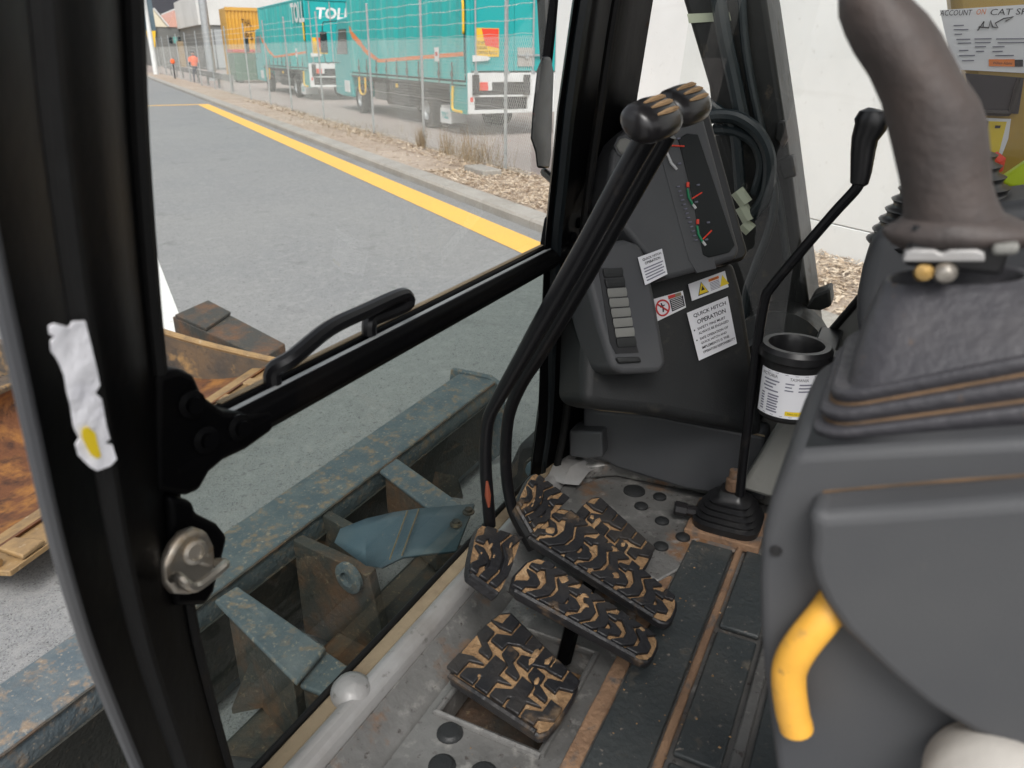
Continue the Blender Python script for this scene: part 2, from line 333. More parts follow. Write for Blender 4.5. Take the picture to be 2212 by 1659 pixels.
o = obj('wood_chips', ch, m_chip, kind='stuff'); tag(o, 'loose wood chips and leaf litter along the wall and fence', 'mulch')

# white building
wb = thing('white_building', 'tall white painted concrete wall beside the wood chips', 'building', RD(2, 6.2, 0))
for a, b in ((-14, -3.78), (-3.76, 3.20), (3.22, 10.2)):
    obj('wall_panel', MB().prism([RD(a, 6.03, .36), RD(b, 6.03, .36), RD(b, 6.03, 6), RD(a, 6.03, 6)], NRM*.2), m_wall, wb, bevel=.006)
    obj('base_panel', MB().prism([RD(a, 6.03, -.05), RD(b, 6.03, -.05), RD(b, 6.03, .35), RD(a, 6.03, .35)], NRM*.2), m_wall, wb, bevel=.006)
obj('end_wall', MB().prism([RD(10.0, 6.24, -.05), RD(10.19, 6.24, -.05), RD(10.19, 6.24, 6), RD(10.0, 6.24, 6)], NRM*1.2), m_wall, wb)
obj('roof', MB().prism([RD(-14, 6.0, 6.02), RD(10.25, 6.0, 6.02), RD(10.25, 6.0, 6.2), RD(-14, 6.0, 6.2)], NRM*1.6), m_shed, wb)

# ---------------- chain link fence
fe = thing('chain_link_fence', 'galvanised chain link fence topped with barbed wire strands beside the road', 'fence', RD(30, 5.8, 0))
FS = [11.3, 14.84, 18.0, 22.4, 26.3, 29.6, 33.4, 38.0, 43, 48, 53, 58, 63, 68, 73]
post = MB().lathe([(.026, -.1), (.026, 2.70), (.031, 2.705), (.028, 2.73), (.0, 2.735)], (0,0,0), n=10, cap=False).mesh('post')
for i, s in enumerate(FS):
    p = obj('post', post, m_galv, fe); p.matrix_parent_inverse = Matrix(); p.location = RD(s, 5.8, .06) - fe.location
    if i in (1,): p.rotation_euler = (0, .012, 0)
ms = MB(); hw, s0, s1, z0, z1 = .0019, 10.4, 75, .1, 2.05
def wire3(m, a, b, r):
    t = (b-a).normalized(); e = t.cross(NRM).normalized()*r; g = NRM*r
    m.add([a+e, a-e*.5+g*.87, a-e*.5-g*.87, b+e, b-e*.5+g*.87, b-e*.5-g*.87], [[0,1,4,3],[1,2,5,4],[2,0,3,5]])
k = .62                                                # diamonds taller than wide
s = s0 - (z1-z0)*k
while s < s1:
    step = .066 if s < 24 else (.10 if s < 40 else .2)
    r = .0027 if s < 16 else hw if s < 24 else (.0019 if s < 40 else .0018)
    for sg in (1, -1):
        a0, a1 = (s, z0), (s + (z1-z0)*k, z1)
        if sg < 0: a0, a1 = (a0[0], z1), (a1[0], z0)
        if a0[0] < s0:
            f = (s0-a0[0])/(a1[0]-a0[0]); a0 = (s0, a0[1] + (a1[1]-a0[1])*f)
        if a0[0] < s1: wire3(ms, RD(a0[0], 5.77+.003*sg, a0[1]), RD(a1[0], 5.77+.003*sg, a1[1]), r)
    s += step
obj('wire_mesh', ms, m_wire, fe, kind='stuff')
rb = random.Random(9)
for z, nm, rr in ((2.07, 'top_wire', .003), (1.02, 'middle_wire', .003), (2.26, 'barbed_wire', .0034), (2.46, 'barbed_wire', .0034), (2.64, 'barbed_wire', .0034)):
    m = MB(); pts = [RD(10.4 + i*.35, 5.77, z + .012*math.sin(i*1.9)) for i in range(185)]
    m.tube(pts, rr, n=4)
    if nm == 'barbed_wire':
        for i in range(260):
            s = 10.5 + i*.13
            c = RD(s, 5.77, z); a = rb.uniform(0, 3)
            e = V((rb.uniform(-1, 1), rb.uniform(-1, 1), rb.uniform(-1, 1))).normalized()*.022
            m.tube([c-e, c+e], .0022, n=3)
    obj(nm, m, m_wire, fe)

# dry weeds against the fence
def weeds(name, label, s, d, n, hgt, spread, seed):
    r = random.Random(seed); m = MB()
    for _ in range(n):
        b = RD(s + r.gauss(0, spread), d + r.gauss(0, spread*.35), .08); h = hgt*r.uniform(.35, 1.1); a = r.uniform(0, 6.28); lean = r.uniform(0, .45)*h
        t = b + V((math.cos(a)*lean, math.sin(a)*lean, h)); mid = (b+t)/2 + V((-math.sin(a), math.cos(a), 0))*r.uniform(-.08, .08)
        w_ = r.uniform(.0025, .006); g = V((-math.sin(a), math.cos(a), 0))*w_
        m.add([b-g, b+g, mid+g*.8, mid-g*.8, t], [[0,1,2,3],[3,2,4]])
        for _k in range(3):
            q = b.lerp(t, r.uniform(.3, .95)); a2 = r.uniform(0, 6.28); L = r.uniform(.05, .16); e = V((math.cos(a2), math.sin(a2), r.uniform(-.2, .8)))*L
            m.add([q-g*.5, q+g*.5, q+e], [[0,1,2]])
    o = tag(obj(name, m, m_weed), label, 'weeds')
    if spread > 1: o['kind'] = 'stuff'
weeds('dry_weed', 'dry brown weeds clinging to the fence post nearest the truck', 14.84, 5.76, 150, .45, .09, 1)
weeds('dry_weed', 'tall tangled dry weeds under the fence behind the truck tail', 12.3, 5.75, 230, .62, .42, 2)
weeds('dry_weed', 'thin dry weeds below the teal rear corner of the truck', 13.55, 5.78, 90, .5, .18, 3)
weeds('dry_weed', 'low sparse dry weeds further along the fence line', 18.5, 5.7, 160, .22, 1.4, 4)
cb = MB().box((-.35, -.16, 0), (.35, .16, .12), Matrix.Translation(RD(11.0, 5.25, .07)) @ Matrix.Rotation(ROADROT, 4, 'Z'))
tag(obj('concrete_block', cb, m_conc, bevel=.02), 'pale broken concrete slab lying on the chips by the fence end', 'concrete')

# ---------------- curtain-sided truck (x forward, y = left, z up; rear left corner of the box at the origin)
def truck():
    t = thing('delivery_truck', 'teal curtain sided truck nearest the camera, tail by the fence', 'truck', RD(17.0, 7.75, 0), ROADROT, 'teal trucks parked behind the fence')
    W, LN = 2.40, 9.1
    O = lambda nm, m, mt, par=t, **k: obj(nm, m, mt, par, local=True, **k)
    # cargo box
    O('box_roof', MB().box((0, -W, 3.62), (LN, 0, 3.72)), m_teald, bevel=.02)
    O('headboard', MB().box((LN-.06, -W+.01, 1.2), (LN, -.01, 3.62)), m_teald)
    O('deck', MB().box((0.03, -W+.02, 1.08), (LN, -.02, 1.2)), m_chas)
    for side in (0, -W):
        m = MB(); nx = 150; rows = []
        rr = random.Random(11)
        for kz in range(7):
            z = 1.24 + 2.38*kz/6; row = []
            for i in range(nx+1):
                x = .12 + (LN-.2)*i/nx
                y = .018*math.sin(x*5.3 + .35*z) + .010*math.sin(x*13.1 + .8*z + 1) + .02*math.sin(math.pi*kz/6)
                row.append(V((x, side + (y if side == 0 else -y), z)))
            rows.append(row)
        m.loft(rows, cap=False, closed=False)
        cu = O('side_curtain', m, m_teal)
        m = MB(); pts = []
        for i in range(61):
            x = .15 + 8.75*i/60
            z = 1.80 - .035*x if x < 6.0 else 1.59 + .9*((x-6.0)/2.9)**1.5
            pts.append((x, z, .045 if x < 6 else .05 + .05*min(1, (x-6)/2)))
        sg = 1 if side == 0 else -1
        rows = [[V((x, side + sg*(.018*math.sin(x*5.3+.35*z)+.010*math.sin(x*13.1+.8*z+1)+.02*math.sin(math.pi*(z-1.24)/2.38)+.006), z+dz*ww)) for x, z, ww in pts] for dz in (-1, 1)]
        m.loft(rows, cap=False, closed=False); O('orange_stripe', m, m_tora, cu)
        O('side_rail', MB().box((.1, side-.03, 1.14), (LN, side+.03, 1.19)), m_teall)
        for x in (.75, 1.55, 2.9, 3.75, 4.55, 5.4, 6.3, 7.2, 8.0):
            yy = side + sg*.05
            b = MB().box((x-.03, min(yy, yy+sg*.012), 1.12), (x+.03, max(yy, yy+sg*.012), 1.62)).box((x-.045, min(yy, yy+sg*.03), 1.30), (x+.045, max(yy, yy+sg*.03), 1.42))
            O('strap', b, m_strap)
    O('placard', MB().box((1.55, .04, 1.62), (1.80, .055, 1.93)), m_twhite); O('placard_mark', MB().box((1.6, .056, 1.74), (1.75, .058, 1.83)), m_sred)
    # rear frame, doors
    for y in (-.09, -W): O('corner_post', MB().box((0, y, .52 if y > -1 else 1.2), (.1, y+.09, 3.62)), m_teald if y > -1 else m_twhite, bevel=.01)
    dl = O('rear_door', MB().box((.02, -W/2+.005, 1.44), (.06, -.10, 3.6)), m_teald, bevel=.008)
    dr = O('rear_door', MB().box((.02, -W+.10, 1.44), (.06, -W/2-.005, 3.6)), m_teald, bevel=.008)
    for y, d_ in ((-.2, dl), (-W/2+.2, dl), (-W+.72, dr), (-W+.25, dr)):
        O('lock_rod', MB().tube([(-.02, y, 1.40), (-.02, y, 3.6)], .022, n=8).box((-.05, y-.05, 1.38), (.02, y+.05, 1.44)), m_galv, d_)
    O('lock_plate', MB().box((-.012, -W+.72-.05, 1.54), (.019, -W+.72+.40, 1.94)), m_beige, dr, bevel=.006)
    O('latch_handle', MB().box((-.05, -W+.5, 1.76), (-.013, -W+1.12, 1.80)).box((-.06, -W+.86, 1.71), (-.014, -W+.93, 1.84)), m_galv, dr)
    O('latch_handle', MB().prism([V((-.04,-.12,1.63)),V((-.04,-.50,1.66)),V((-.04,-.56,1.70)),V((-.04,-.50,1.75)),V((-.04,-.12,1.77))], (.03,0,0)), m_twhite, dl)
    sg_ = O('warning_sign', MB().box((.005, -.80, 1.74), (.018, -.22, 2.33)), m_tyel)
    O('red_panel', MB().prism([V((.001,-.36,2.32)),V((.001,-.79,2.32)),V((.001,-.79,1.92)),V((.001,-.46,1.97))], (.003,0,0)), m_sora if False else m_gred, sg_)
    for i, s_ in enumerate(('DO NOT', 'DOORS', 'SWING RAILS')):
        me = put(text_mesh(s_, width=(.2, .24, .5)[i], height=.07), lambda x, y, i=i: V((-.001, -.25-x, 1.99-.1*i+y))); O('sign_text', me, m_ink, sg_)
    me = put(text_mesh('TOLL', height=.42, bold=.03), lambda x, y: V((.012, -.42-x*1.05-.18*y, 2.98+y))); O('lettering', me, m_twhite, dl)
    tl = O('tail_frame', MB().box((-.03, -W, 1.2), (.02, 0, 1.40)).box((-.03, -W, .52), (.02, 0, .60)).box((-.03, -.16, .60), (.02, 0, 1.2)).box((-.03, -W, .60), (.02, -1.55, 1.2)).box((-.03, -1.55, .88), (.02, -.16, .92)), m_twhite, bevel=.006)
    O('tail_recess', MB().box((.05, -1.56, .58), (.06, -.14, 1.22)), m_chas, tl)
    for y in (-.10, -1.42): O('dock_buffer', MB().box((-.09, y-.16, .92), (-.031, y, 1.36)), m_chas, tl, bevel=.01)
    for y0, y1, mt, nm in ((-.22, -.30, m_sora, 'indicator_light'), (-.30, -.50, m_gred, 'brake_light'), (-.50, -.60, m_twhite, 'reversing_light')):
        O(nm, MB().box((-.045, y1, 1.02), (.01, y0, 1.20)), mt, tl, bevel=.008)
    O('reflector', MB().box((-.036, -.12, .78), (-.031, -.05, .88)), m_gred, tl)
    pl = O('number_plate', MB().box((-.04, -2.05, .95), (-.031, -1.68, 1.10)), m_twhite, tl)
    me = put(text_mesh('ZJA', width=.28, height=.09), lambda x, y: V((-.042, -1.73-x, .98+y))); O('plate_text', me, m_inkg, pl)
    # chassis, wheels
    O('chassis_rail', MB().box((.2, -W/2-.45, .70), (LN+1.6, -W/2-.35, .95)).box((.2, -W/2+.35, .70), (LN+1.6, -W/2+.45, .95)).box((.4, -W+.2, .98), (LN, -.2, 1.08)), m_chas)
    O('tool_box', MB().box((4.2, -.5, .42), (6.0, -.12, 1.02)), m_chas, bevel=.02); O('fuel_tank', MB().box((6.05, -.55, .5), (7.1, -.1, 1.0)), m_shdk, bevel=.05)
    O('rear_corner_panel', MB().box((.05, -.05, .5), (1.05, -.01, 1.12)), m_teald, bevel=.01)
    mf = O('mud_flap', MB().box((1.75, -.75, .18), (1.77, -.08, .62)), m_twhite)
    O('flap_side', MB().box((1.1, -.06, .22), (1.75, -.04, .56)), m_twhite, mf)
    me = put(text_mesh('TOLL', width=.45, height=.16, bold=.03), lambda x, y: V((1.68-x-.15*y, -.035, .32+y))); O('flap_text', me, m_teald, mf)
    for x, r in ((2.65, .44), (8.45, .44), (3.35, .0)):
        if not r: continue
        for y in ((-.02, -.32, -W+.62, -W+.32) if x < 5 else (-.04, -W+.34)):
            wh = O('wheel', MB().lathe([(.24, 0), (r-.05, 0), (r, -.04), (r, -.22), (r-.05, -.27), (.24, -.27)], (x, y, r), axis=(0,1,0), n=28, cap=False), m_tyre)
            O('rim', MB().lathe([(.245, -.02), (.22, -.03), (.19, -.10), (.10, -.09), (.09, -.03), (0, -.03)], (x, y, r), axis=(0,1,0), n=20, cap=False), m_galv, wh)
    for x in (2.65,): O('mudguard', MB().loft([[V((x+.55*math.cos(a), y, .44+.52*math.sin(a))) for a in [math.pi*i/10 for i in range(11)]] for y in (-.02, -.62)], cap=False, closed=False), m_chas)
    # yellow tubes
    O('grab_rail', MB().tube(smooth_path([(.12, .05, 2.85), (.06, .06, 2.8), (.06, .06, 2.3), (.12, .04, 2.22)]), .028, n=8), m_tyel)
    O('side_guard', MB().tube(smooth_path([(.78, .03, 1.1), (.78, .05, .7), (.74, .05, .58), (.55, .05, .55), (.25, .05, .55)]), .035, n=8), m_tyel)
    O('step_rail', MB().tube(smooth_path([(8.05, .05, 1.1), (8.05, .06, .75), (7.9, .06, .62), (7.6, .06, .62), (7.45, .06, .75), (7.45, .05, 1.1)]), .03, n=8), m_tyel)
    O('marker_light', MB().box((4.7, -.02, .92), (4.82, .02, 1.02)), m_tyel)
    # cab
    prof = [(9.3, .55), (9.3, 2.7), (9.5, 2.85), (10.6, 2.8), (11.15, 1.9), (11.3, 1.3), (11.3, .5), (10.6, .45), (9.3, .45)]
    O('cab', MB().prism([V((x-.15, -.05, z)) for x, z in prof], (0, -W+.1, 0)), m_teald, bevel=.05, seg=3)
    O('cab_window', MB().prism([V((x-.15, -.04, z)) for x, z in ((9.6, 1.75), (9.6, 2.5), (10.45, 2.5), (10.85, 1.75))], (0, -.004, 0)), m_dkglass)
    O('windscreen', MB().add([V((10.50, -.2, 2.72)), V((10.50, -W+.2, 2.72)), V((11.06, -W+.2, 1.86)), V((11.06, -.2, 1.86))], [[0,1,2,3]]), m_dkglass)
    O('cab_step', MB().box((9.4, -.04, .6), (9.9, .0, .95)), m_twhite)
    ma = O('mirror_arm', MB().tube(smooth_path([(10.3, 0, 2.75), (10.5, .25, 2.72), (10.55, .42, 2.6), (10.55, .42, 1.55), (10.4, .2, 1.5), (10.3, 0, 1.48)]), .016, n=6), m_chas)
    O('mirror', MB().box((10.42, .32, 1.78), (10.5, .56, 2.42)), m_pblack, ma, bevel=.03, seg=3)
    O('mirror_glass', MB().box((10.412, .345, 1.84), (10.419, .535, 2.36)), m_dkglass, ma)
    return t
t1 = truck()
t2 = dup(t1); t2.location = RD(32.6, 8.0, 0); 
me = put(text_mesh('TOLL', height=.75, bold=.03), lambda x, y: V((1.9-x*.9, .075, 2.85+y))); obj('lettering', me, m_twhite, t2, local=True)
t2['label'] = 'teal truck with white lettering on its tail, further back beside the yellow container'

# ---------------- far things
def local_thing(name, label, cat, s, d, grp=None): return thing(name, label, cat, RD(s, d, 0), ROADROT, grp)
sk = local_thing('skip_bin', 'dark green skip bin with red lid strip behind the far fence', 'bin', 53, 8.5)
o_ = lambda nm, m, mt, par, **k: obj(nm, m, mt, par, local=True, **k)
o_('bin_body', MB().prism([V((0,0,.15)), V((0,-2.7,.15)), V((-.1,-2.75,1.72)), V((-.1,.05,1.72))], (2.2,0,0)), m_green, sk, bevel=.02)
for y in (-.4, -1.1, -1.8, -2.4): o_('side_rib', MB().box((-.16, y-.05, .2), (-.05, y+.05, 1.7)), m_green, sk)
o_('lid', MB().box((-.15, -1.15, 1.74), (2.2, .08, 1.93)), m_red, sk, bevel=.03); o_('lid', MB().box((-.15, -2.8, 1.74), (2.2, -1.2, 1.91)), m_red, sk, bevel=.03)
for y in (-.3, -2.3): o_('foot', MB().box((0, y-.1, 0), (2, y+.1, .15)), m_chas, sk)
ct = local_thing('shipping_container', 'weathered yellow container with dark lettering behind the green skip', 'container', 57.5, 9.0)
m = MB(); rows = []
for z in (.15, 4.35):
    rows.append([V((.035*(1 if (i//2) % 2 else -1)*(0 if i in (0, 60) else 1), -3.4*i/60, z)) for i in range(61)])
m.loft(rows, cap=False, closed=False); o_('corrugated_end', m, m_cont, ct)
o_('container_shell', MB().box((.04, -3.4, .1), (2.6, 0, 4.4)), m_cont, ct); o_('top_rail', MB().box((-.07, -3.42, 4.25), (.1, .02, 4.45)), m_cont, ct)
for i, (s_, wd) in enumerate((('THAL', .62), ('1PS', .62))):
    me = put(text_mesh(s_, width=wd, height=.42), lambda x, y, i=i: V((-.05, -.95-x, 3.35-.85*i+y))); o_('lettering', me, m_ink, ct)
pl = local_thing('light_pole', 'thick grey steel pole standing behind the far fence', 'pole', 58, 7.75)
o_('shaft', MB().lathe([(.36, 0), (.36, .04), (.28, .05), (.24, 8.5)], (0,0,0), n=16), m_galv, pl); o_('lamp_arm', MB().tube([(0,0,8.4), (-1.2,.0,8.7)], .05).box((-1.7,-.15,8.62), (-1.1,.15,8.74)), m_galv, pl)
p2 = local_thing('light_pole', 'pale blue post at the far end of the road beside the windscreen pillar', 'pole', 70, 5.2)
o_('shaft', MB().lathe([(.2, 0), (.14, 7.5), (0, 7.6)], (0,0,0), n=12), m_twhite, p2); o_('banner', MB().box((-.03, -.5, 3.2), (.03, .35, 6.5)), m_steelp, p2)
# sawtooth shed
sh = local_thing('sawtooth_shed', 'pale factory shed with pink and cream sawtooth gables far down the road', 'building', 112, 8.2)
o_('wall', MB().box((0, -14, 0), (20, 0, 4.5)), m_shdk, sh)
for i, (y, mt) in enumerate(((0, m_cream), (-2.3, m_pink), (-4.6, m_pink), (-8.2, m_cream))):
    o_('gable', MB().prism([V((-.1, y, 4.5)), V((-.1, y-2.3, 4.5)), V((-.1, y-1.0, 6.4))], (18, 0, 0)), mt, sh)
    o_('roof_sheet', MB().prism([V((-.3, y-1.0, 6.42)), V((-.3, y-2.36, 4.5)), V((-.3, y-2.5, 4.6)), V((-.3, y-1.1, 6.6))], (18, 0, 0)), m_shed, sh)
o_('yellow_fascia', MB().prism([V((-.4,.5,5.9)), V((-.4,-.9,4.6)), V((-.4,-.5,2.2)), V((-.4,.1,2.2))], (.2,0,0)), m_tyel, sh)
o_('stacked_pallet', MB().box((-2, -5.2, 0), (-.6, -3.0, 2.9)), m_weed, sh)
for i in range(6): o_('window', MB().box((-.05, -2.6-.55*i, 2.6+.1*(i % 2)), (0.05, -2.2-.55*i, 3.4)), (m_dkglass, m_teall)[i % 2], sh)
s2 = local_thing('warehouse', 'wide pale warehouse with grey roller doors behind the yellow container', 'building', 92, 11.8)
o_('wall', MB().box((0, -20, 0), (20, 0, 5.0)), m_shdk, s2); o_('upper_cladding', MB().box((-.15, -20, 4.3), (20, .2, 7.2)), m_shed, s2)
for i in range(4): o_('roller_door', MB().box((-.06, -1.1-1.15*i, .2), (.02, -.1-1.15*i, 3.9)), m_galv, s2)
s3 = local_thing('warehouse', 'long low dark roofed building closing the end of the road', 'building', 150, -10)
o_('wall', MB().box((0, -60, 0), (12, 60, 7.4)), m_shed, s3); o_('roof', MB().box((-3, -60, 7.4), (14, 60, 12)), m_dkroof, s3)
br = local_thing('guard_rail', 'low dark guard rail running along the yard edge behind the fence', 'rail', 55, 6.4)
o_('beam', MB().box((-14, -.04, .45), (22, .04, .75)), m_shdk, br)
for i in range(9): o_('rail_post', MB().box((-13.5+4.2*i, -.05, 0), (-13.35+4.2*i, .05, .45)), m_shdk, br)
# yard worker, seen from far away
pw = local_thing('person', 'worker in orange hi-vis shirt standing beyond the far fence', 'person', 54.5, 6.3)
def person_body():
    me = bpy.data.meshes.new('body'); j = {'pel': (0,0,.98,.15,.12), 'chest': (0,0,1.32,.19,.13), 'neck': (0,0,1.53,.06,.06), 'head': (.01,0,1.66,.10,.10), 'top': (0,0,1.76,.07,.08),
         'ls': (0,.2,1.44,.07,.07), 'le': (-.03,.27,1.17,.05,.05), 'lh': (.06,.25,.94,.04,.04), 'rs': (0,-.2,1.44,.07,.07), 're': (-.03,-.27,1.17,.05,.05), 'rh': (.06,-.25,.94,.04,.04),
         'lk': (.02,.11,.52,.07,.07), 'lf': (0,.12,.08,.05,.05), 'lt': (.15,.13,.05,.045,.04), 'rk': (.02,-.11,.52,.07,.07), 'rf': (0,-.12,.08,.05,.05), 'rt': (.15,-.13,.05,.045,.04)}
    nm = list(j); ed = [('pel','chest'),('chest','neck'),('neck','head'),('head','top'),('chest','ls'),('ls','le'),('le','lh'),('chest','rs'),('rs','re'),('re','rh'),('pel','lk'),('lk','lf'),('lf','lt'),('pel','rk'),('rk','rf'),('rf','rt')]
    me.from_pydata([j[k][:3] for k in nm], [(nm.index(a), nm.index(b)) for a, b in ed], [])
    o = bpy.data.objects.new('body', me); C.objects.link(o); sm = o.modifiers.new('skin', 'SKIN'); o.modifiers.new('sub', 'SUBSURF').render_levels = 1
    for i, k in enumerate(nm): me.skin_vertices[0].data[i].radius = j[k][3:]
    me.skin_vertices[0].data[0].use_root = True
    me.materials.append(m_cloth); return o
pb = person_body(); pb.parent = pw
o_('shirt', MB().lathe([(.16, .95), (.20, 1.15), (.225, 1.36), (.17, 1.49), (.08, 1.54)], (0,0,0), n=14), m_hivis, pw)
for sg in (1, -1): o_('sleeve', MB().tube([(0, sg*.19, 1.45), (-.01, sg*.25, 1.3), (-.02, sg*.28, 1.18)], [.09, .075, .065], n=10), m_hivis, pw)
o_('face', MB().lathe([(.0, -.13), (.08, -.1), (.105, 0), (.09, .09), (0, .13)], (.02, 0, 1.67), n=12, cap=False), m_skin, pw); o_('cap', MB().lathe([(.11, 0), (.1, .08), (0, .12)], (.0, 0, 1.70), n=12), m_ink, pw)
orange_light = local_thing('orange_light_post', 'short dark post with a bright orange top, made up for an orange light far down by the fence', 'light stand-in', 60, 5.6)  # made-up post; its orange top stands for a distant orange light
o_('orange_light_head', MB().lathe([(.05, 1.0), (.13, 1.05), (.15, 1.18), (.10, 1.28), (0, 1.31)], (0,0,0), n=12), m_hivis, orange_light); o_('post', MB().box((-.04,-.04,0), (.04,.04,1.02)), m_chas, orange_light)

# ================================================================ MACHINE OUTSIDE THE CAB
BT = .45                                                  # top of the dozer blade
bl = thing('dozer_blade', 'scratched blue grey dozer blade with welded arms in front of the cab', 'dozer blade', (1.6, 1.55, 0))
# curved mouldboard section: top beam, leaning back face
prof = [(1.465, BT), (1.650, BT+.004), (1.665, BT-.03), (1.60, .30), (1.585, .18), (1.63, .03), (1.60, .01), (1.53, .02), (1.50, .12), (1.50, .28), (1.455, BT-.06)]
obj('mouldboard', MB().prism([V((.10, y, z)) for y, z in prof], (2.70, 0, 0)), m_steelb, bl, bevel=.006)
obj('back_skin', MB().prism([V((.12, 1.452, BT-.07)), V((.12, 1.492, .28)), V((.12, 1.492, .10)), V((.12, 1.485, .10)), V((.12, 1.480, .28)), V((.12, 1.445, BT-.07))], (2.66, 0, 0)), m_steelk, bl)
obj('end_plate', MB().prism([V((2.80, 1.44, BT-.02)), V((2.80, 1.50, BT+.012)), V((2.80, 1.70, BT+.012)), V((2.80, 1.72, .30)), V((2.80, 1.70, .0)), V((2.80, 1.52, .0)), V((2.80, 1.40, .12))], (.03, 0, 0)), m_steelb, bl, bevel=.004)
obj('end_plate', MB().prism([V((.07, 1.44, BT-.02)), V((.07, 1.50, BT+.012)), V((.07, 1.70, BT+.012)), V((.07, 1.70, .0)), V((.07, 1.40, .1))], (.03, 0, 0)), m_steelb, bl, bevel=.004)
obj('weld_bead', MB().tube([V((.12 + 2.66*i/80, 1.459 + .001*math.sin(i*2.1), BT-.004)) for i in range(81)], .004, n=6), m_steelr, bl)
def arm(name, quad, z, drop, mt, mside=None):
    q = [P(u, v, z=z) for u, v in quad]
    return obj(name, MB().prism(q, (0, 0, -drop)), mt, bl, bevel=.006)
def webbed(quad, z, drop):
    a = arm('arm_top', quad, z, .016, m_steelb); q = [P(u, v, z=z) for u, v in quad]
    ins = [q[0].lerp(q[3], .12), q[1].lerp(q[2], .12), q[2].lerp(q[1], .02), q[3].lerp(q[0], .02)]
    ctr = sum(ins, V())/4; ins = [p.lerp(ctr, .10) + V((0, 0, -.016)) for p in ins]
    obj('arm_web', MB().prism(ins, (0, 0, -drop)), m_steelr, bl, bevel=.004)
webbed([(808, 1008), (852, 985), (1000, 1090), (945, 1112)], BT-.004, .22)
webbed([(462, 1296), (512, 1264), (705, 1398), (640, 1475)], BT-.004, .24)
webbed([(700, 1402), (770, 1450), (700, 1500), (646, 1478)], BT-.03, .2)
for quad in ([(688, 1108), (706, 1098), (782, 1140), (764, 1152)], [(632, 1166), (654, 1154), (812, 1226), (796, 1244)]):
    q = [P(u, v, z=BT-.01) for u, v in quad]
    obj('lug_plate', MB().add(q + [q[0]+V((0,0,-.36)), q[1]+V((0,0,-.36)), q[2]+V((0,-.05,-.30)), q[3]+V((0,-.05,-.30))], [[0,1,2,3],[4,7,6,5],[0,4,5,1],[1,5,6,2],[2,6,7,3],[3,7,4,0]]), m_steelr, bl, bevel=.004)
_a, _b = P(632, 1166, z=BT-.01), P(796, 1244, z=BT-.01); _n = (_b-_a).cross(V((0,0,1))).normalized(); _n = -_n if _n.dot(CAM-_a) < 0 else _n
pc = P(757, 1246, pl=(_a + _n*.004, _n))
obj('pivot_pin', MB().lathe([(.05, 0), (.05, .012), (.042, .016), (.024, .018), (.022, .004), (0, .004)], pc, axis=_n, n=20), m_steelb, bl)
obj('gusset', MB().prism([P(940, 1018, z=.30), P(988, 1030, z=.33), P(1000, 1068, z=.22), P(930, 1058, z=.24)], (0, 0, -.02)), m_steelr, bl)
obj('gusset', MB().prism([P(540, 1430, z=.34), P(700, 1465, z=.34), P(650, 1500, z=.25), P(500, 1530, z=.2)], (0, 0, -.02)), m_steelr, bl)
# lower machine body under the cab: swing frame front, dark
uc = thing('undercarriage', 'dark rusty undercarriage frame below the cab floor', 'undercarriage', (1.6, .4, 0))
obj('cross_frame', MB().box((.9, -.6, .22), (2.3, .45, .60)), m_steelr, uc, bevel=.02)
for x in (.35, 2.25):
    obj('track', MB().prism([V((x, y, z)) for y, z in ((-1.8, .3), (-1.7, .05), (-1.5, 0), (.9, 0), (1.1, .08), (1.16, .28), (1.08, .48), (.9, .55), (-1.5, .55), (-1.7, .48))], (.4, 0, 0)), m_tyre, uc, bevel=.02)
obj('ground_shade_plate', MB().box((.72, .50, .08), (2.0, 1.30, .16)), m_steelr, uc, bevel=.01)  # dark plate added to hide bright ground that should lie in shade
obj('swing_frame', MB().box((.42, -1.8, .62), (2.4, .50, .88)), m_steelr, uc, bevel=.02)
# bent blue guard plate ahead of the floor
gp = thing('guard_plate', 'bent blue grey sheet metal guard bolted on below the front window', 'guard plate', (1.15, .8, .8))
g0 = [P(1025, 1088, z=.905), P(985, 1188, z=.905)]; g1 = [P(905, 1098, z=.90), P(868, 1202, z=.90)]
g2 = [P(790, 1120, z=.87), P(790, 1222, z=.80)]; g3 = [P(735, 1142, z=.85), P(722, 1172, z=.83)]
def ext2(a, b, f): return a + (b-a)*f
rows = [[ext2(g0[0], g0[1], f) for f in [i/4 for i in range(5)]], [ext2(g1[0], g1[1], f) for f in [i/4 for i in range(5)]]]
mid = []
for i in range(5):
    f = i/4; p = ext2(P(850, 1106, z=.885), P(822, 1226, z=.855), f); mid.append(p + V((0, 0, .018*math.sin(math.pi*f))))
rows += [mid, [ext2(g2[0], g2[1], i/4) + V((0, 0, .01*math.sin(math.pi*i/4))) for i in range(5)], [ext2(g3[0], g3[1], i/4) for i in range(5)]]
pm = MB().loft(rows, cap=False, closed=False)
po = obj('plate', pm, m_steelp, gp); sm = po.modifiers.new('solid', 'SOLIDIFY'); sm.thickness = .006
for a_, b_ in (((905, 1100), (868, 1200)), ((880, 1104), (842, 1208))):
    obj('crease', MB().tube([P(*a_, z=.906), P((a_[0]+b_[0])/2, (a_[1]+b_[1])/2, z=.907), P(*b_, z=.905)], .0018, n=5), m_dusty, gp)
for u, v in ((985, 1133), (1012, 1107)):
    c = P(u, v, z=.908); obj('bolt', MB().lathe([(.013, 0), (.013, .003), (.008, .004), (.008, .010), (0, .010)], c, n=12), m_steelr, gp)
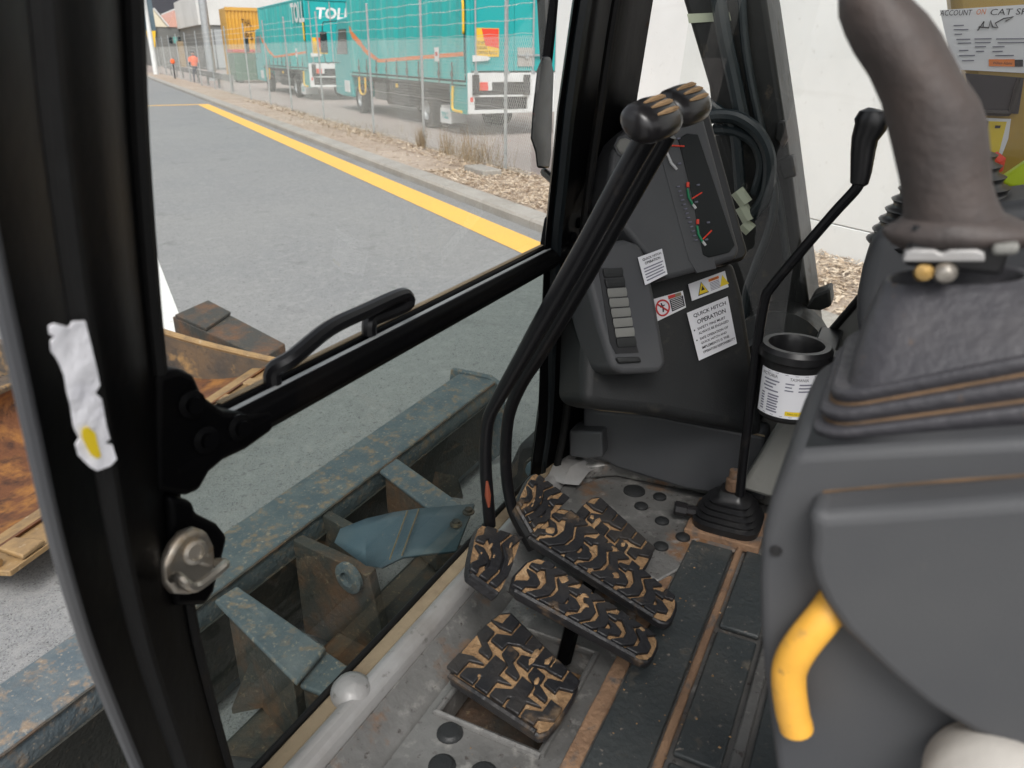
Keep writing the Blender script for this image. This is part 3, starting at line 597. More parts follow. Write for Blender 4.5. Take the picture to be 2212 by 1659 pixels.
# hinge bracket outside the right corner
hb = thing('hinge_bracket', 'small rusty bracket with blue bolt outside the right window corner', 'bracket', P(1150, 1000, x=1.55))
obj('bracket', MB().prism([P(u, v, x=1.55) for u, v in ((1168, 955), (1143, 985), (1150, 990), (1132, 1000), (1128, 1030), (1160, 1035), (1180, 960))], (.03, 0, 0)), m_steelr, hb)
obj('bolt', MB().lathe([(.022, 0), (.022, .015), (0, .02)], P(1155, 1012, x=1.545), axis=(-1, -.3, .2), n=14), m_steelp, hb)

# ---------------- wide bucket lying in front
bk = thing('bucket', 'wide rusty excavator bucket lying on the road beyond the blade', 'bucket', (2.3, 3.0, 0))
A = P(-60, 1222, z=.16); B = P(588, 784, z=.16)            # cutting edge, left and right ends
ex = (B-A); ex.z = 0; Lb = ex.length; ex.normalize(); ey = V((-ex.y, ex.x, 0))   # ey away from the camera
# shell: from the lip along the floor, up the back
sec = [(0, .16), (.22, .06), (.48, .02), (.70, .05), (.84, .12), (.88, .20), (.86, .28)]
sm_ = smooth_path([V((0, a, b)) for a, b in sec], 4)
rings = []
for k in range(2):
    pass
inner = [A + ey*p.y + V((0, 0, p.z)) - V((0, 0, A.z)) for p in sm_]
outer = [A + ey*(p.y*1.0+.012) + V((0, 0, p.z-.02)) - V((0, 0, A.z)) for p in sm_]
for lst in (inner, outer):
    for p in lst: p.z += A.z
inner = [V((p.x, p.y, p.z)) for p in inner]
def zfix(l): return [V((p.x, p.y, q.z)) for p, q in zip(l, sm_)]
inner = zfix(inner); outer = [V((p.x, p.y, q.z-.022)) for p, q in zip(outer, sm_)]
obj('shell', MB().prism(inner + outer[::-1], ex*Lb), m_buckr, bk)
obj('cutting_edge', MB().prism([A + ey*(-.16)+V((0,0,-.015)), A + ey*.12+V((0,0,-.06)), A + ey*.12+V((0,0,-.035)), A + ey*(-.16)+V((0,0,.008))], ex*Lb), m_edge, bk, bevel=.004)
side_prof = [(-.10, .165), (.0, .14), (.22, .03), (.48, -.01), (.72, .03), (.88, .12), (.92, .22), (.86, .315), (.55, .25), (.25, .205)]
for off in (0, Lb-.03):
    o = obj('side_plate', MB().prism([A + ey*a + ex*off + V((0, 0, b-A.z)) for a, b in side_prof], ex*.03), m_buck, bk, bevel=.004)
    edge = [A + ey*a + ex*(off+.015) + V((0, 0, b-A.z+.006)) for a, b in ((-.10, .17), (.25, .21), (.55, .255), (.86, .32))]
    obj('worn_edge', MB().tube(smooth_path(edge, 5), .020, n=8), m_edge, o)
for i in range(9):                                         # side by side mud lumps and tooth stubs along the lip
    c = A + ex*(Lb*(i+.5)/9) + ey*(-.02) + V((0,0,.012))
    obj('lip_tooth', MB().prism([c-ex*.05-ey*.14, c+ex*.05-ey*.14, c+ex*.035-ey*.02, c-ex*.035-ey*.02], (0,0,.02)), m_edge, bk, bevel=.006)
obj('back_tube', MB().prism([A + ey*a + ex*-.02 + V((0,0,b-A.z)) for a, b in ((.88, .18), (1.0, .18), (1.0, .30), (.88, .30))], ex*(Lb+.04)), m_buck, bk, bevel=.01)
for f in (.4, .62):
    obj('hitch_ear', MB().prism([A + ex*(Lb*f) + ey*a + V((0,0,b-A.z)) for a, b in ((.86, .12), (1.2, .14), (1.3, .3), (1.15, .46), (.86, .41))], ex*.04), m_buck, bk, bevel=.008)
# steel channel lying behind the bucket's right end
cbm = thing('steel_channel', 'short dark steel box section lying beyond the right end of the bucket', 'steel section', P(520, 720, z=0))
ca, cb_, cc, cd_ = P(372, 684, z=.24), P(446, 653, z=.24), P(616, 742, z=.20), P(570, 772, z=.20)
obj('beam', MB().add([ca, cb_, cc, cd_] + [p - V((0,0,p.z)) for p in (ca, cb_, cc, cd_)], [[0,1,2,3],[4,7,6,5],[0,4,5,1],[1,5,6,2],[2,6,7,3],[3,7,4,0]]), m_steelr, cbm, bevel=.008)
q = [ca.lerp(cd_, .04), cb_.lerp(cc, .03), cb_.lerp(cc, .34), ca.lerp(cd_, .40)]; q = [p + V((0,0,.004)) for p in q]
obj('end_cap', MB().prism(q, (0,0,.02)), m_steelr, cbm, bevel=.004)

# ---------------- boom outside the right window
bo = thing('boom', 'dark excavator boom rising outside the right window', 'boom', P(1680, 800, x=2.0))
bx = 2.0
bpoly = [P(u, v, x=bx) for u, v in ((1215, -900), (1480, -900), (1622, -160), (1655, 0), (1700, 300), (1752, 690), (1768, 870), (1590, 870), (1572, 560), (1530, 185), (1475, 0), (1428, -160))]
obj('boom_body', MB().prism(bpoly, (.22, 0, 0)), m_boom, bo, bevel=.012, seg=3)
obj('cover_plate', MB().prism([P(u, v, x=bx-.004) for u, v in ((1484, 30), (1575, 26), (1579, 44), (1488, 50))], (.003,0,0)), m_fit, bo)
obj('side_bracket', MB().prism([P(u, v, x=bx-.02) for u, v in ((1678, 262), (1695, 260), (1702, 300), (1690, 322), (1672, 300))], (.05,0,0)), m_boom, bo, bevel=.005)
obj('side_bracket', MB().prism([P(u, v, x=bx-.02) for u, v in ((1680, 345), (1712, 336), (1720, 382), (1690, 388))], (.05,0,0)), m_boom, bo, bevel=.005)
obj('foot_bracket', MB().prism([P(u, v, x=bx-.06) for u, v in ((1755, 640), (1792, 625), (1796, 662), (1770, 672), (1740, 668))], (.08,0,0)), m_boom, bo, bevel=.006)
obj('pivot_casting', MB().lathe([(.12, 0), (.12, .10), (.08, .12), (.07, .16), (0, .16)], P(1690, 745, x=bx), axis=(-1,0,0), n=24), m_boom, bo)
obj('swing_post', MB().box((1.72, .05, .62), (2.3, .42, 1.02)), m_boom, bo, bevel=.02)
def hose(pts, r, x, mt=None): return obj('hose', MB().tube(smooth_path([P(u, v, x=x) for u, v in pts], 6), r, n=10), mt or m_hose, bo)
hose([(1515, 215), (1545, 235), (1575, 262), (1590, 300), (1600, 420)], .014, bx-.03)
hose([(1525, 255), (1560, 250), (1600, 258), (1640, 290), (1662, 345), (1655, 420), (1620, 470)], .016, bx-.05)
hose([(1540, 280), (1590, 285), (1630, 310), (1645, 360), (1630, 420)], .013, bx-.035)
hose([(1662, 370), (1672, 430), (1660, 500), (1630, 580), (1612, 640), (1612, 740)], .011, bx-.045)
hose([(1545, -60), (1562, 60), (1590, 190), (1612, 300)], .018, bx-.02)
hose([(1600, -60), (1610, 100), (1640, 260), (1680, 420), (1700, 560)], .010, bx-.015)
for a, b in (((1592, 412), (1612, 440)), ((1602, 446), (1618, 476)), ((1606, 482), (1622, 498))):
    obj('hose_fitting', MB().tube([P(*a, x=bx-.055), P(*b, x=bx-.055)], .017, n=8), m_fit, bo)
obj('grease_tag', MB().tube([P(1620, 745, x=bx-.1), P(1624, 762, x=bx-.1)], .010, n=8), m_tyel, bo)

# ---------------- mirror outside the right front corner
mi = thing('side_mirror', 'black elongated side mirror on an arm left of the right windscreen pillar', 'mirror', P(1175, 370, y=.75))
mp = [P(u, v, y=.75) for u, v in ((1172, 120), (1190, 122), (1196, 160), (1192, 270), (1190, 335), (1186, 366), (1160, 366), (1156, 330), (1146, 300), (1150, 240), (1160, 150))]
obj('mirror_housing', MB().prism(mp, (.045, .02, 0)), m_navy, mi, bevel=.008, seg=3)
obj('mirror_arm', MB().tube(smooth_path([P(1182, 140, y=.77), P(1192, 40, y=.77), P(1200, -60, y=.77)]), .012, n=8).tube([P(1176, 372, y=.77), P(1205, 396, y=.62)], .010, n=8), m_black, mi)
obj('mirror_back', MB().prism([P(u, v, y=.82) for u, v in ((1172, -40), (1206, -40), (1200, 90), (1192, 140), (1180, 135))], (0, .02, 0)), m_navy, mi, bevel=.008)

# ---------------- yellow housing seen at the far right
yh = thing('yellow_housing', 'olive yellow machine housing with a white notice, behind the joystick', 'machine housing', (1.95, -.4, 1.0))
X9 = 1.9
yb = [P(u, v, x=X9) for u, v in ((2040, -120), (2060, 60), (2110, 240), (2130, 330), (2140, 470), (2120, 640), (3000, 800), (3000, -250))]
obj('housing_panel', MB().prism(yb, (.3, 0, 0)), m_oliv, yh, bevel=.02)
obj('housing_base', MB().box((1.93, -1.5, .62), (2.35, -.12, 1.30)), m_oliv, yh, bevel=.02)
def ypoly(name, pts, off, mt, par=yh, th=.004): return obj(name, MB().prism([P(u, v, x=X9-off) for u, v in pts], (th, 0, 0)), mt, par)
nb = ypoly('notice', ((2030, 22), (2300, 4), (2330, 164), (2060, 150)), .005, m_paper)
def ytext(s, u0, v0, u1, v1, h, mt):
    a = P(u0, v0, x=X9-.0065); b = P(u1, v1, x=X9-.0065); e = (b-a); wd = e.length; e.normalize(); g = V((0, 0, 1))
    obj('notice_text', put(text_mesh(s, width=wd, height=h), lambda x, y: a + e*x + g*y), mt, nb)
ytext('ACCOUNT', 2030, 34, 2098, 33, .010, m_ink); ytext('ON', 2108, 32, 2128, 31, .010, m_sora); ytext('CAT SPN', 2138, 33, 2235, 31, .011, m_ink)
for i, (u0, u1, v) in enumerate([(2060, 2082, 54), (2060, 2092, 63), (2062, 2078, 73), (2066, 2096, 84), (2105, 2142, 83), (2152, 2215, 83), (2070, 2098, 92), (2106, 2140, 91), (2155, 2215, 91), (2106, 2130, 100), (2144, 2170, 100), (2072, 2092, 108), (2108, 2126, 110), (2144, 2166, 110), (2072, 2106, 119), (2078, 2104, 130), (2150, 2190, 119)]):
    ypoly('notice_line', ((u0, v), (u1, v-.5), (u1, v+1.8), (u0, v+2.3)), .0062, m_inkg, nb, .0006)
scr = [P(u, v, x=X9-.0065) for u, v in ((2112, 66), (2126, 46), (2124, 58), (2114, 58), (2136, 60), (2140, 44), (2144, 58), (2156, 60), (2150, 50), (2168, 40), (2190, 36), (2172, 46))]
obj('handwriting', MB().tube(scr, .0011, n=4), m_ink, nb)
ypoly('dealer_block', ((2136, 128), (2192, 128), (2192, 144), (2136, 143)), .0063, m_sora, nb, .001)
ytext('William Adams', 2144, 139, 2186, 139.5, .005, m_ink)
ypoly('dealer_mark', ((2192, 129), (2210, 129), (2210, 144), (2192, 144)), .0064, m_ink, nb, .001)
vp = ypoly('vent_panel', ((2085, 158), (2212, 168), (2200, 246), (2100, 242)), .006, m_ink); obj('vent_frame', MB().tube([P(u, v, x=X9-.012) for u, v in ((2204, 170), (2196, 196), (2186, 236), (2180, 245), (2110, 243))], .006, n=6), m_pblack, vp)
lb = ypoly('warning_label', ((2105, 254), (2184, 257), (2178, 300), (2164, 336), (2105, 338)), .006, m_paper)
ypoly('yellow_panel', ((2107, 261), (2175, 263), (2158, 330), (2107, 332)), .0075, m_syel, lb, .001); ypoly('label_mark', ((2150, 271), (2162, 271), (2160, 277), (2149, 277)), .009, m_ink, lb, .001)
tag(obj('lime_cover', MB().prism([P(u, v, x=1.5) for u, v in ((2165, 384), (2260, 320), (2330, 330), (2330, 410), (2230, 460), (2195, 405), (2180, 404), (2168, 396))], (.03, 0, 0)), m_lime, bevel=.008, seg=3), 'bright lime green plastic cover poking in at the right edge', 'cover')
tag(obj('red_cap', MB().tube([P(2138, 340, x=1.6), P(2150, 352, x=1.6), P(2152, 372, x=1.6)], [.014, .017, .010], n=10), m_gred), 'small red cap below the yellow label behind the joystick', 'cap')

# ================================================================ CAB
F = .95                                                   # cab floor height
def rake(z): return .58 - .155*(z - .98)                  # the windscreen leans back
RK = (V((0, .58, .98)), V((0, 1, .155)).normalized())
cab = thing('excavator_cab', 'black framed excavator cab with windscreen pillars, floor and glass', 'excavator cab', (.9, .1, F))
CB = lambda nm, m, mt, par=cab, **k: obj(nm, m, mt, par, **k)
# ---- floor
HX0, HX1, HY0, HY1 = .672, .88, .285, .445
fl = CB('floor', MB().box((.40, -.95, F-.05), (1.50, HY0, F)).box((.40, HY0, F-.05), (HX0, .46, F)).box((HX1, HY0, F-.05), (1.50, .46, F)).box((HX0, HY1, F-.05), (HX1, .46, F)), m_fmet)
# cut for the left pedal is shown as a dark recessed tray
hq = [P(u, v, z=F+.002) for u, v in ((925, 1500), (1180, 1612), (1330, 1420), (1120, 1335))]
CB('pedal_well', MB().box((HX0-.01, HY0-.01, F-.13), (HX1+.01, HY1+.01, F-.11)).box((HX0-.02, HY0-.02, F-.13), (HX0, HY1+.02, F-.051)).box((HX1, HY0-.02, F-.13), (HX1+.02, HY1+.02, F-.051)), m_mud, fl)
lip = [V((x, y, F+.002)) for x, y in ((HX0, HY0), (HX1, HY0), (HX1, HY1), (HX0, HY1), (HX0, HY0))]
CB('well_rim', MB().tube(lip, .006, n=8), m_fmet, fl)
def strip(y0, y1, x0, x1, h, mt, nm, bev=.003): return CB(nm, MB().box((x0, y0, F+.001), (x1, y1, F+h)), mt, fl, bevel=bev)
strip(.232, .256, .40, 1.12, .004, m_rsty, 'floor_strip')
strip(.152, .229, .40, 1.24, .010, m_mat_, 'floor_mat_panel')
strip(.136, .148, .40, 1.26, .013, m_rsty, 'floor_strip')
for x0, x1 in ((.40, .735), (.75, 1.01), (1.025, 1.25)): strip(.068, .130, x0, x1, .010, m_mat_, 'floor_mat_panel')
strip(.044, .060, .40, 1.25, .012, m_fmet, 'floor_strip')
for x0, x1 in ((.40, .70), (.72, 1.25)): strip(-.20, .036, x0, x1, .010, m_mat_, 'floor_mat_panel')
strip(-.9, -.21, .40, 1.25, .010, m_mat_, 'floor_mat_panel')
# right front floor plate with studs
rp = CB('foot_plate', MB().prism([P(u, v, z=F+.003) for u, v in ((1230, 1060), (1300, 1035), (1500, 1085), (1640, 1165), (1635, 1185), (1500, 1215), (1420, 1260), (1300, 1190), (1200, 1120))], (0,0,.006)), m_fmet, fl, bevel=.003)
for u, v, r in ((1370, 1062, .023), (1425, 1075, .014), (1385, 1095, .014), (1430, 1127, .014), (1475, 1162, .014), (1428, 1182, .014)):
    CB('stud', MB().lathe([(r, 0), (r*.97, .004), (r*.7, .007), (0, .008)], P(u, v, z=F+.009), n=18, cap=False), m_plasw, rp)
for u, v, r in ((972, 1584, .015), (955, 1655, .015), (1045, 1672, .015), (880, 1720, .015), (1130, 1695, .015)):
    CB('stud', MB().lathe([(r*1.25, -.001), (r*1.2, .002), (r, .003), (r*.85, .006), (0, .007)], P(u, v, z=F), n=18, cap=False), m_plasw, fl)
# front sill: gasket, dusty strip, raised bare metal ridge
ZS = .982
x0, x1 = .36, 1.42
CB('sill_gasket', MB().prism([V((x0, y, z)) for y, z in ((.589, ZS-.10), (.589, ZS+.004), (.580, ZS+.004), (.580, ZS-.10))], (x1-x0, 0, 0)), m_blackr, bevel=.004)
CB('sill_channel', MB().prism([V((x0, y, z)) for y, z in ((.5795, ZS-.08), (.5795, ZS-.002), (.556, ZS-.002), (.556, ZS-.08))], (x1-x0, 0, 0)), m_dusty, bevel=.002)
sl_ = CB('sill_ridge', MB().prism([V((x0, y, z)) for y, z in ((.552, F-.05), (.552, ZS+.006), (.538, ZS+.012), (.522, ZS+.004), (.516, ZS-.012), (.516, F-.05))], (x1-x0, 0, 0)), m_sill, bevel=.005, seg=3)
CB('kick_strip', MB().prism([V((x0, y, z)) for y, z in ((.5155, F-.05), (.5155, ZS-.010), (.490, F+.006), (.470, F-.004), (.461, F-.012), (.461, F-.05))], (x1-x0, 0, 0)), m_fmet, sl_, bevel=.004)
CB('dome_nut', MB().lathe([(.030, 0), (.030, .004), (.026, .016), (.016, .024), (0, .027)], P(760, 1500, z=ZS-.004), axis=(0, -.35, 1), n=22, cap=False), m_sill, sl_)
CB('sill_end', MB().loft([[P(u, v, z=zz) for u, v, zz in r] for r in (((1182, 1032, .99), (1215, 1045, .985), (1250, 1048, .975)), ((1195, 1004, 1.0), (1232, 1008, 1.005), (1272, 1020, .985)), ((1225, 990, .99), (1262, 994, .995), (1292, 1010, .97)))], cap=False, closed=False), m_sill, sl_)
CB('rear_floor_step', MB().prism([P(u, v, z=F+.003) for u, v in ((1235, 1040), (1330, 1030), (1640, 1092), (1645, 1070), (1300, 990), (1225, 990))], (0, 0, .035)), m_fmet, fl, bevel=.006)

# ---- pillars
def pillar(name, levels, fL, fR, back, mt, n=7, relief=()):
    rings = []
    for v, uL, uR in levels:
        a, b = fL(uL, v), fR(uR, v); pts = []
        for i in range(n):
            f = i/(n-1); p = a.lerp(b, f); d = (CAM - p).normalized(); k = relief[i] if i < len(relief) else 0
            pts.append(p - d*k)
        rings.append(pts + [q + V(back) for q in pts[::-1]])
    f = (2.5 - rings[0][0].z)/(rings[0][0].z - rings[1][0].z)          # carry the section on up to the roof
    rings.insert(0, [p + (p - q)*f for p, q in zip(rings[0], rings[1])])
    return CB(name, MB().loft(rings), mt, bevel=.004, sharp=25)
def zof(u, v, y): return P(u, v, y=y).z
def Lr(u, v): return P(u, v, pl=RK)
def Ll(u, v): 
    p = P(u, v, pl=(V((0, .465, .98)), RK[1])); return p
lv = [(-260, -150, 288), (0, -105, 300), (300, -60, 312), (600, -2, 334), (770, 35, 350), (1050, 96, 380), (1200, 132, 398), (1380, 186, 428), (1520, 240, 462), (1659, 298, 500), (1760, 340, 530)]
lp = pillar('left_pillar', lv, Ll, Lr, (.038, .062, 0), m_black, n=9, relief=(0, -.002, .004, .014, .010, .0, .004, .022, .018))
# grey door seal along the pillar's left edge
CB('door_seal', MB().tube(smooth_path([Ll(u-2, v) for v, u, _ in lv], 3), .0042, n=8), m_plas, lp)
CB('seal_lip', MB().tube(smooth_path([Ll(u + (r-u)*.47, v) + V((0, -.002, 0)) for v, u, r in lv], 3), .006, n=8), m_blackr, lp)
CB('glass_gasket', MB().tube(smooth_path([Lr(r-4, v) + V((0, .004, 0)) for v, u, r in lv], 3), .007, n=8), m_blackr, lp)
rv_ = [(-260, 1288, 1465), (0, 1240, 1411), (240, 1206, 1372), (400, 1190, 1345), (520, 1178, 1330), (700, 1170, 1310), (900, 1163, 1280), (1000, 1150, 1255), (1040, 1145, 1250)]
rp_ = pillar('right_pillar', rv_, Lr, lambda u, v: P(u, v, x=1.43), (.07, .032, 0), m_black, n=8, relief=(0, .0, .02, .03, .012, .004, .01, 0))
CB('outer_flange', MB().tube(smooth_path([Lr(u+16, v) + V((-.0, -.004, 0)) for v, u, _ in rv_], 3), .012, n=8), m_navy, rp_)
CB('inner_trim', MB().tube(smooth_path([Lr(u, v).lerp(P(r, v, x=1.43), .42) + V((-.012, -.012, 0)) for v, u, r in rv_], 3), .008, n=8), m_blackr, rp_)
CB('tan_patch', MB().loft([[P(u, v, x=1.27) for u, v in r] for r in (((1262, 320), (1270, 326)), ((1258, 350), (1270, 350)), ((1252, 385), (1262, 385)), ((1246, 398), (1252, 396)))], cap=False, closed=False), m_dusty, rp_)
# ---- cross bar of the split windscreen
def bar_pt(u, v): return P(u, v, pl=(V((0, .505, 1.5)), V((0, 1, 0))))
a, b = bar_pt(330, 938), bar_pt(1262, 506)
zb = (a.z + b.z)/2 - .008; xa, xb = a.x, 1.30
br_prof = [(.492, -.026), (.484, -.014), (.487, .002), (.495, .010), (.499, .002), (.505, .002), (.509, .009), (.522, .009), (.526, -.026)]
cbar = CB('cross_bar', MB().prism([V((xa, y, zb + z)) for y, z in br_prof], (xb-xa, 0, 0)), m_black, bevel=.003)
CB('bar_seal', MB().tube([V((xa+.06, .4985, zb+.006)), V((xb-.06, .4985, zb+.006))], .004, n=8), m_galv, cbar)
CB('bar_dust', MB().box((xa+.08, .514, zb+.0095), (xb-.1, .5205, zb+.0107)), m_dusty, cbar)
hp = [bar_pt(u, v) for u, v in ((592, 836), (590, 800), (612, 768), (690, 706), (770, 668), (842, 636), (860, 638), (858, 656), (808, 688), (798, 700), (798, 722))]
hp = [p + V((0, -.012 if 1 < i < 8 else 0, 0)) for i, p in enumerate(hp)]
CB('pull_handle', MB().tube(smooth_path(hp, 4), .0085, n=10), m_lev, cbar)
# hinge plate where bar meets pillar
hpl = [bar_pt(u, v) + V((0, -.02, 0)) for u, v in ((300, 800), (352, 786), (385, 800), (405, 845), (450, 878), (505, 884), (560, 872), (560, 920), (500, 962), (450, 985), (420, 1010), (398, 1050), (370, 1060), (300, 1050))]
hg = CB('hinge_plate', MB().prism(hpl, (0, .03, 0)), m_black, cbar, bevel=.006, seg=3)
for u, v in ((404, 938), (478, 912), (372, 862)):
    c = bar_pt(u, v) + V((0, -.021, 0)); CB('bolt', MB().lathe([(.012, 0), (.012, .003), (.007, .005), (.007, .010), (0, .010)], c, axis=(-.2, -1, .1), n=14), m_black, hg)
lt = [bar_pt(u, v) + V((0, -.015, 0)) for u, v in ((340, 1060), (395, 1075), (400, 1100), (450, 1125), (470, 1150), (440, 1270), (420, 1300), (350, 1300))]
CB('latch_bracket', MB().prism(lt, (0, .04, 0)), m_black, cbar, bevel=.006)
right_h = [bar_pt(u, v) + V((.0, -.012, 0)) for u, v in ((1195, 470), (1240, 440), (1262, 455), (1262, 520), (1215, 560), (1180, 560))]
CB('hinge_plate', MB().prism(right_h, (0, .03, 0)), m_black, cbar, bevel=.006)
for u, v in ((1236, 480), (1222, 512)): CB('bolt', MB().lathe([(.010, 0), (.010, .004), (0, .006)], bar_pt(u, v) + V((0, -.013, 0)), axis=(-.3, -1, .2), n=12), m_black, cbar)
# ---- glazing
def pane(nm, pts, mt): return CB(nm, MB().add(pts, [list(range(len(pts)))]), mt)
xL, xR = .31, 1.33
def gl(x, z, o=0): return V((x, rake(z) + .016 + o, z))
pane('windscreen_glass', [gl(xL, zb), gl(xR, zb), gl(xR, 2.5), gl(xL, 2.5)], m_glass)
pane('lower_window_glass', [gl(xL, ZS-.08), gl(xR, ZS-.08), gl(xR, zb-.01), gl(xL, zb-.01)], m_glassl)
pane('right_window_glass', [V((1.46, -.7, 1.0)), V((1.46, .44, 1.0)), V((1.46, .34, 2.5)), V((1.46, -.7, 2.5))], m_glassr)
# ---- roof, rear and lower walls: what shades the inside
CB('roof', MB().box((.33, -1.0, 2.5), (1.52, .40, 2.58)), m_plasl, bevel=.02)
CB('rear_wall', MB().box((.36, -1.03, F), (1.5, -1.0, 1.9)), m_plasw)
CB('rear_pillar', MB().box((.33, -1.03, .9), (.40, -.93, 2.5)), m_black); CB('rear_pillar', MB().box((1.44, -1.03, .9), (1.51, -.93, 2.5)), m_black)
rw = [P(u, v, x=1.44) for u, v in ((1560, 985), (1610, 935), (1700, 828), (1790, 722), (1850, 652), (1900, 590))]
rw = rw + [V((1.44, -.9, rw[-1].z + .05)), V((1.44, -.9, F)), V((1.44, .25, F))]
CB('right_wall', MB().prism(rw, (.03, 0, 0)), m_plasl, bevel=.004)
CB('right_window_seal', MB().tube(rw[:6], .007, n=8), m_blackr)

# ---------------- torn label on the left pillar
tp = [(118, 700), (150, 708), (158, 696), (184, 694), (196, 742), (210, 800), (216, 832), (206, 850), (220, 862), (230, 920), (238, 948), (226, 958), (243, 962), (252, 992), (240, 1006), (210, 1017), (196, 1010), (170, 985), (164, 962), (172, 948), (160, 925), (154, 880), (146, 850), (140, 812), (126, 780), (112, 760), (110, 738), (120, 728), (108, 722), (106, 706)]
LV = (V((0, .452, .98)), RK[1])
tl_ = [P(u, v, pl=LV) for u, v in tp]
tw = tag(obj('torn_label', MB().prism(tl_, (.0006, .0016, 0)), m_tape), 'torn white label peeling on the black left pillar', 'label')
LV2 = (V((0, .4510, .98)), RK[1])
obj('yellow_patch', MB().prism([P(u, v, pl=LV2) for u, v in ((178, 928), (190, 922), (206, 936), (212, 962), (219, 986), (210, 991), (196, 982), (186, 962), (178, 945))], (.0002, .0006, 0)), m_syel, tw)

# ---------------- latch striker
st = thing('latch_striker', 'dusty plated steel door latch with wire loop on the left pillar', 'latch', P(420, 1230, pl=(V((0, .50, 1.3)), V((0, 1, 0)))))
def sp(u, v, o=0): return P(u, v, y=.474 + o)
obj('plate', MB().prism([sp(u, v) for u, v in ((378, 1180), (400, 1152), (428, 1142), (452, 1150), (466, 1180), (470, 1222), (452, 1262), (415, 1288), (378, 1286), (358, 1262), (354, 1226))], (0, .012, 0)), m_zinc, st, bevel=.005, seg=3)
obj('boss', MB().lathe([(.0115, 0), (.0105, .003), (.007, .004), (.006, .001), (0, .001)], sp(420, 1192, -.001), axis=(-.25, -1, .2), n=18), m_zinc, st)
obj('wire_loop', MB().tube(smooth_path([sp(374, 1250, -.002), sp(384, 1246, -.022), sp(402, 1262, -.03), sp(424, 1268, -.03), (sp(468, 1236, -.03)), sp(486, 1218, -.025), sp(470, 1215, -.004)], 4), .0042, n=8), m_zinc, st)
obj('latch_tongue', MB().prism([sp(u, v, -.004) for u, v in ((438, 1192), (456, 1198), (472, 1216), (452, 1228), (428, 1218))], (0, .01, 0)), m_zinc, st, bevel=.003)

# ---------------- travel levers
def lever(name, label, X, path, knob_uv, r, base):
    t = thing(name, label, 'lever', P(*base, x=X), group='travel levers')
    pts = smooth_path([P(u, v, x=X) for u, v in path], 6)
    obj('rod', MB().tube(pts, [r*(1 + .42*min(1, max(0, (i/len(pts)-.45)/.3))) for i in range(len(pts))], n=14), m_lev, t)
    k = P(*knob_uv, x=X); ax = (pts[-1] - pts[-4]).normalized()
    return t, k, ax, pts
def knob(t, c, L, r, dirn, up):
    d = V(dirn).normalized(); up = V(up); up = (up - d*up.dot(d)).normalized(); g = d.cross(up)
    rings = []; prof = [(-.52, .15), (-.49, .55), (-.42, .82), (-.28, .96), (0, 1.0), (.25, .97), (.40, .82), (.48, .5), (.51, .12)]
    n = 20
    for f, s in prof: rings.append([c + d*(L*f) + up*(r*.82*s*math.cos(2*math.pi*i/n)) + g*(r*1.12*s*math.sin(2*math.pi*i/n)) for i in range(n)])
    k = obj('knob', MB().loft(rings), m_knob, t)
    for j in (-.42, 0, .42):                               # dusty finger grooves along the top
        a = math.asin(j*.9); q = up*(r*.83*math.cos(a)) + g*(r*1.13*math.sin(a))
        obj('groove', MB().tube([c - d*L*.26 + q*.97, c - d*L*.05 + q*1.008, c + d*L*.18 + q*1.008, c + d*L*.30 + q*.96], [.0015, .0032, .0032, .0015], n=6), m_knobd, k)
    return k
t, k, ax, _ = lever('travel_lever', 'left of two tall bent black travel levers, the one with the nearer ribbed knob', .90, [(1058, 1135), (1055, 1090), (1049, 1010), (1050, 945), (1057, 900), (1080, 855), (1126, 775), (1174, 690), (1268, 527), (1350, 376), (1400, 290)], (1410, 250), .0098, (1055, 1120))
knob(t, k + V((.0, 0, -.004)), .082, .0255, (.95, -.22, .12), (-.1, -.55, .85))
obj('worn_patch', MB().tube([P(1052, 1040, x=.8885), P(1054, 1070, x=.8885), P(1056, 1095, x=.8885)], [.002, .0052, .002], n=8), m_redp, t)
t, k, ax, _ = lever('travel_lever', 'right of two tall bent black travel levers, its knob half hidden behind the other', 1.0, [(1150, 1185), (1114, 1118), (1100, 1070), (1093, 1010), (1094, 938), (1104, 880), (1130, 820), (1166, 762), (1250, 620), (1340, 462), (1440, 288)], (1478, 222), .0098, (1140, 1170))
knob(t, k + V((0, 0, -.003)), .082, .0255, (.95, -.22, .12), (-.1, -.55, .85))

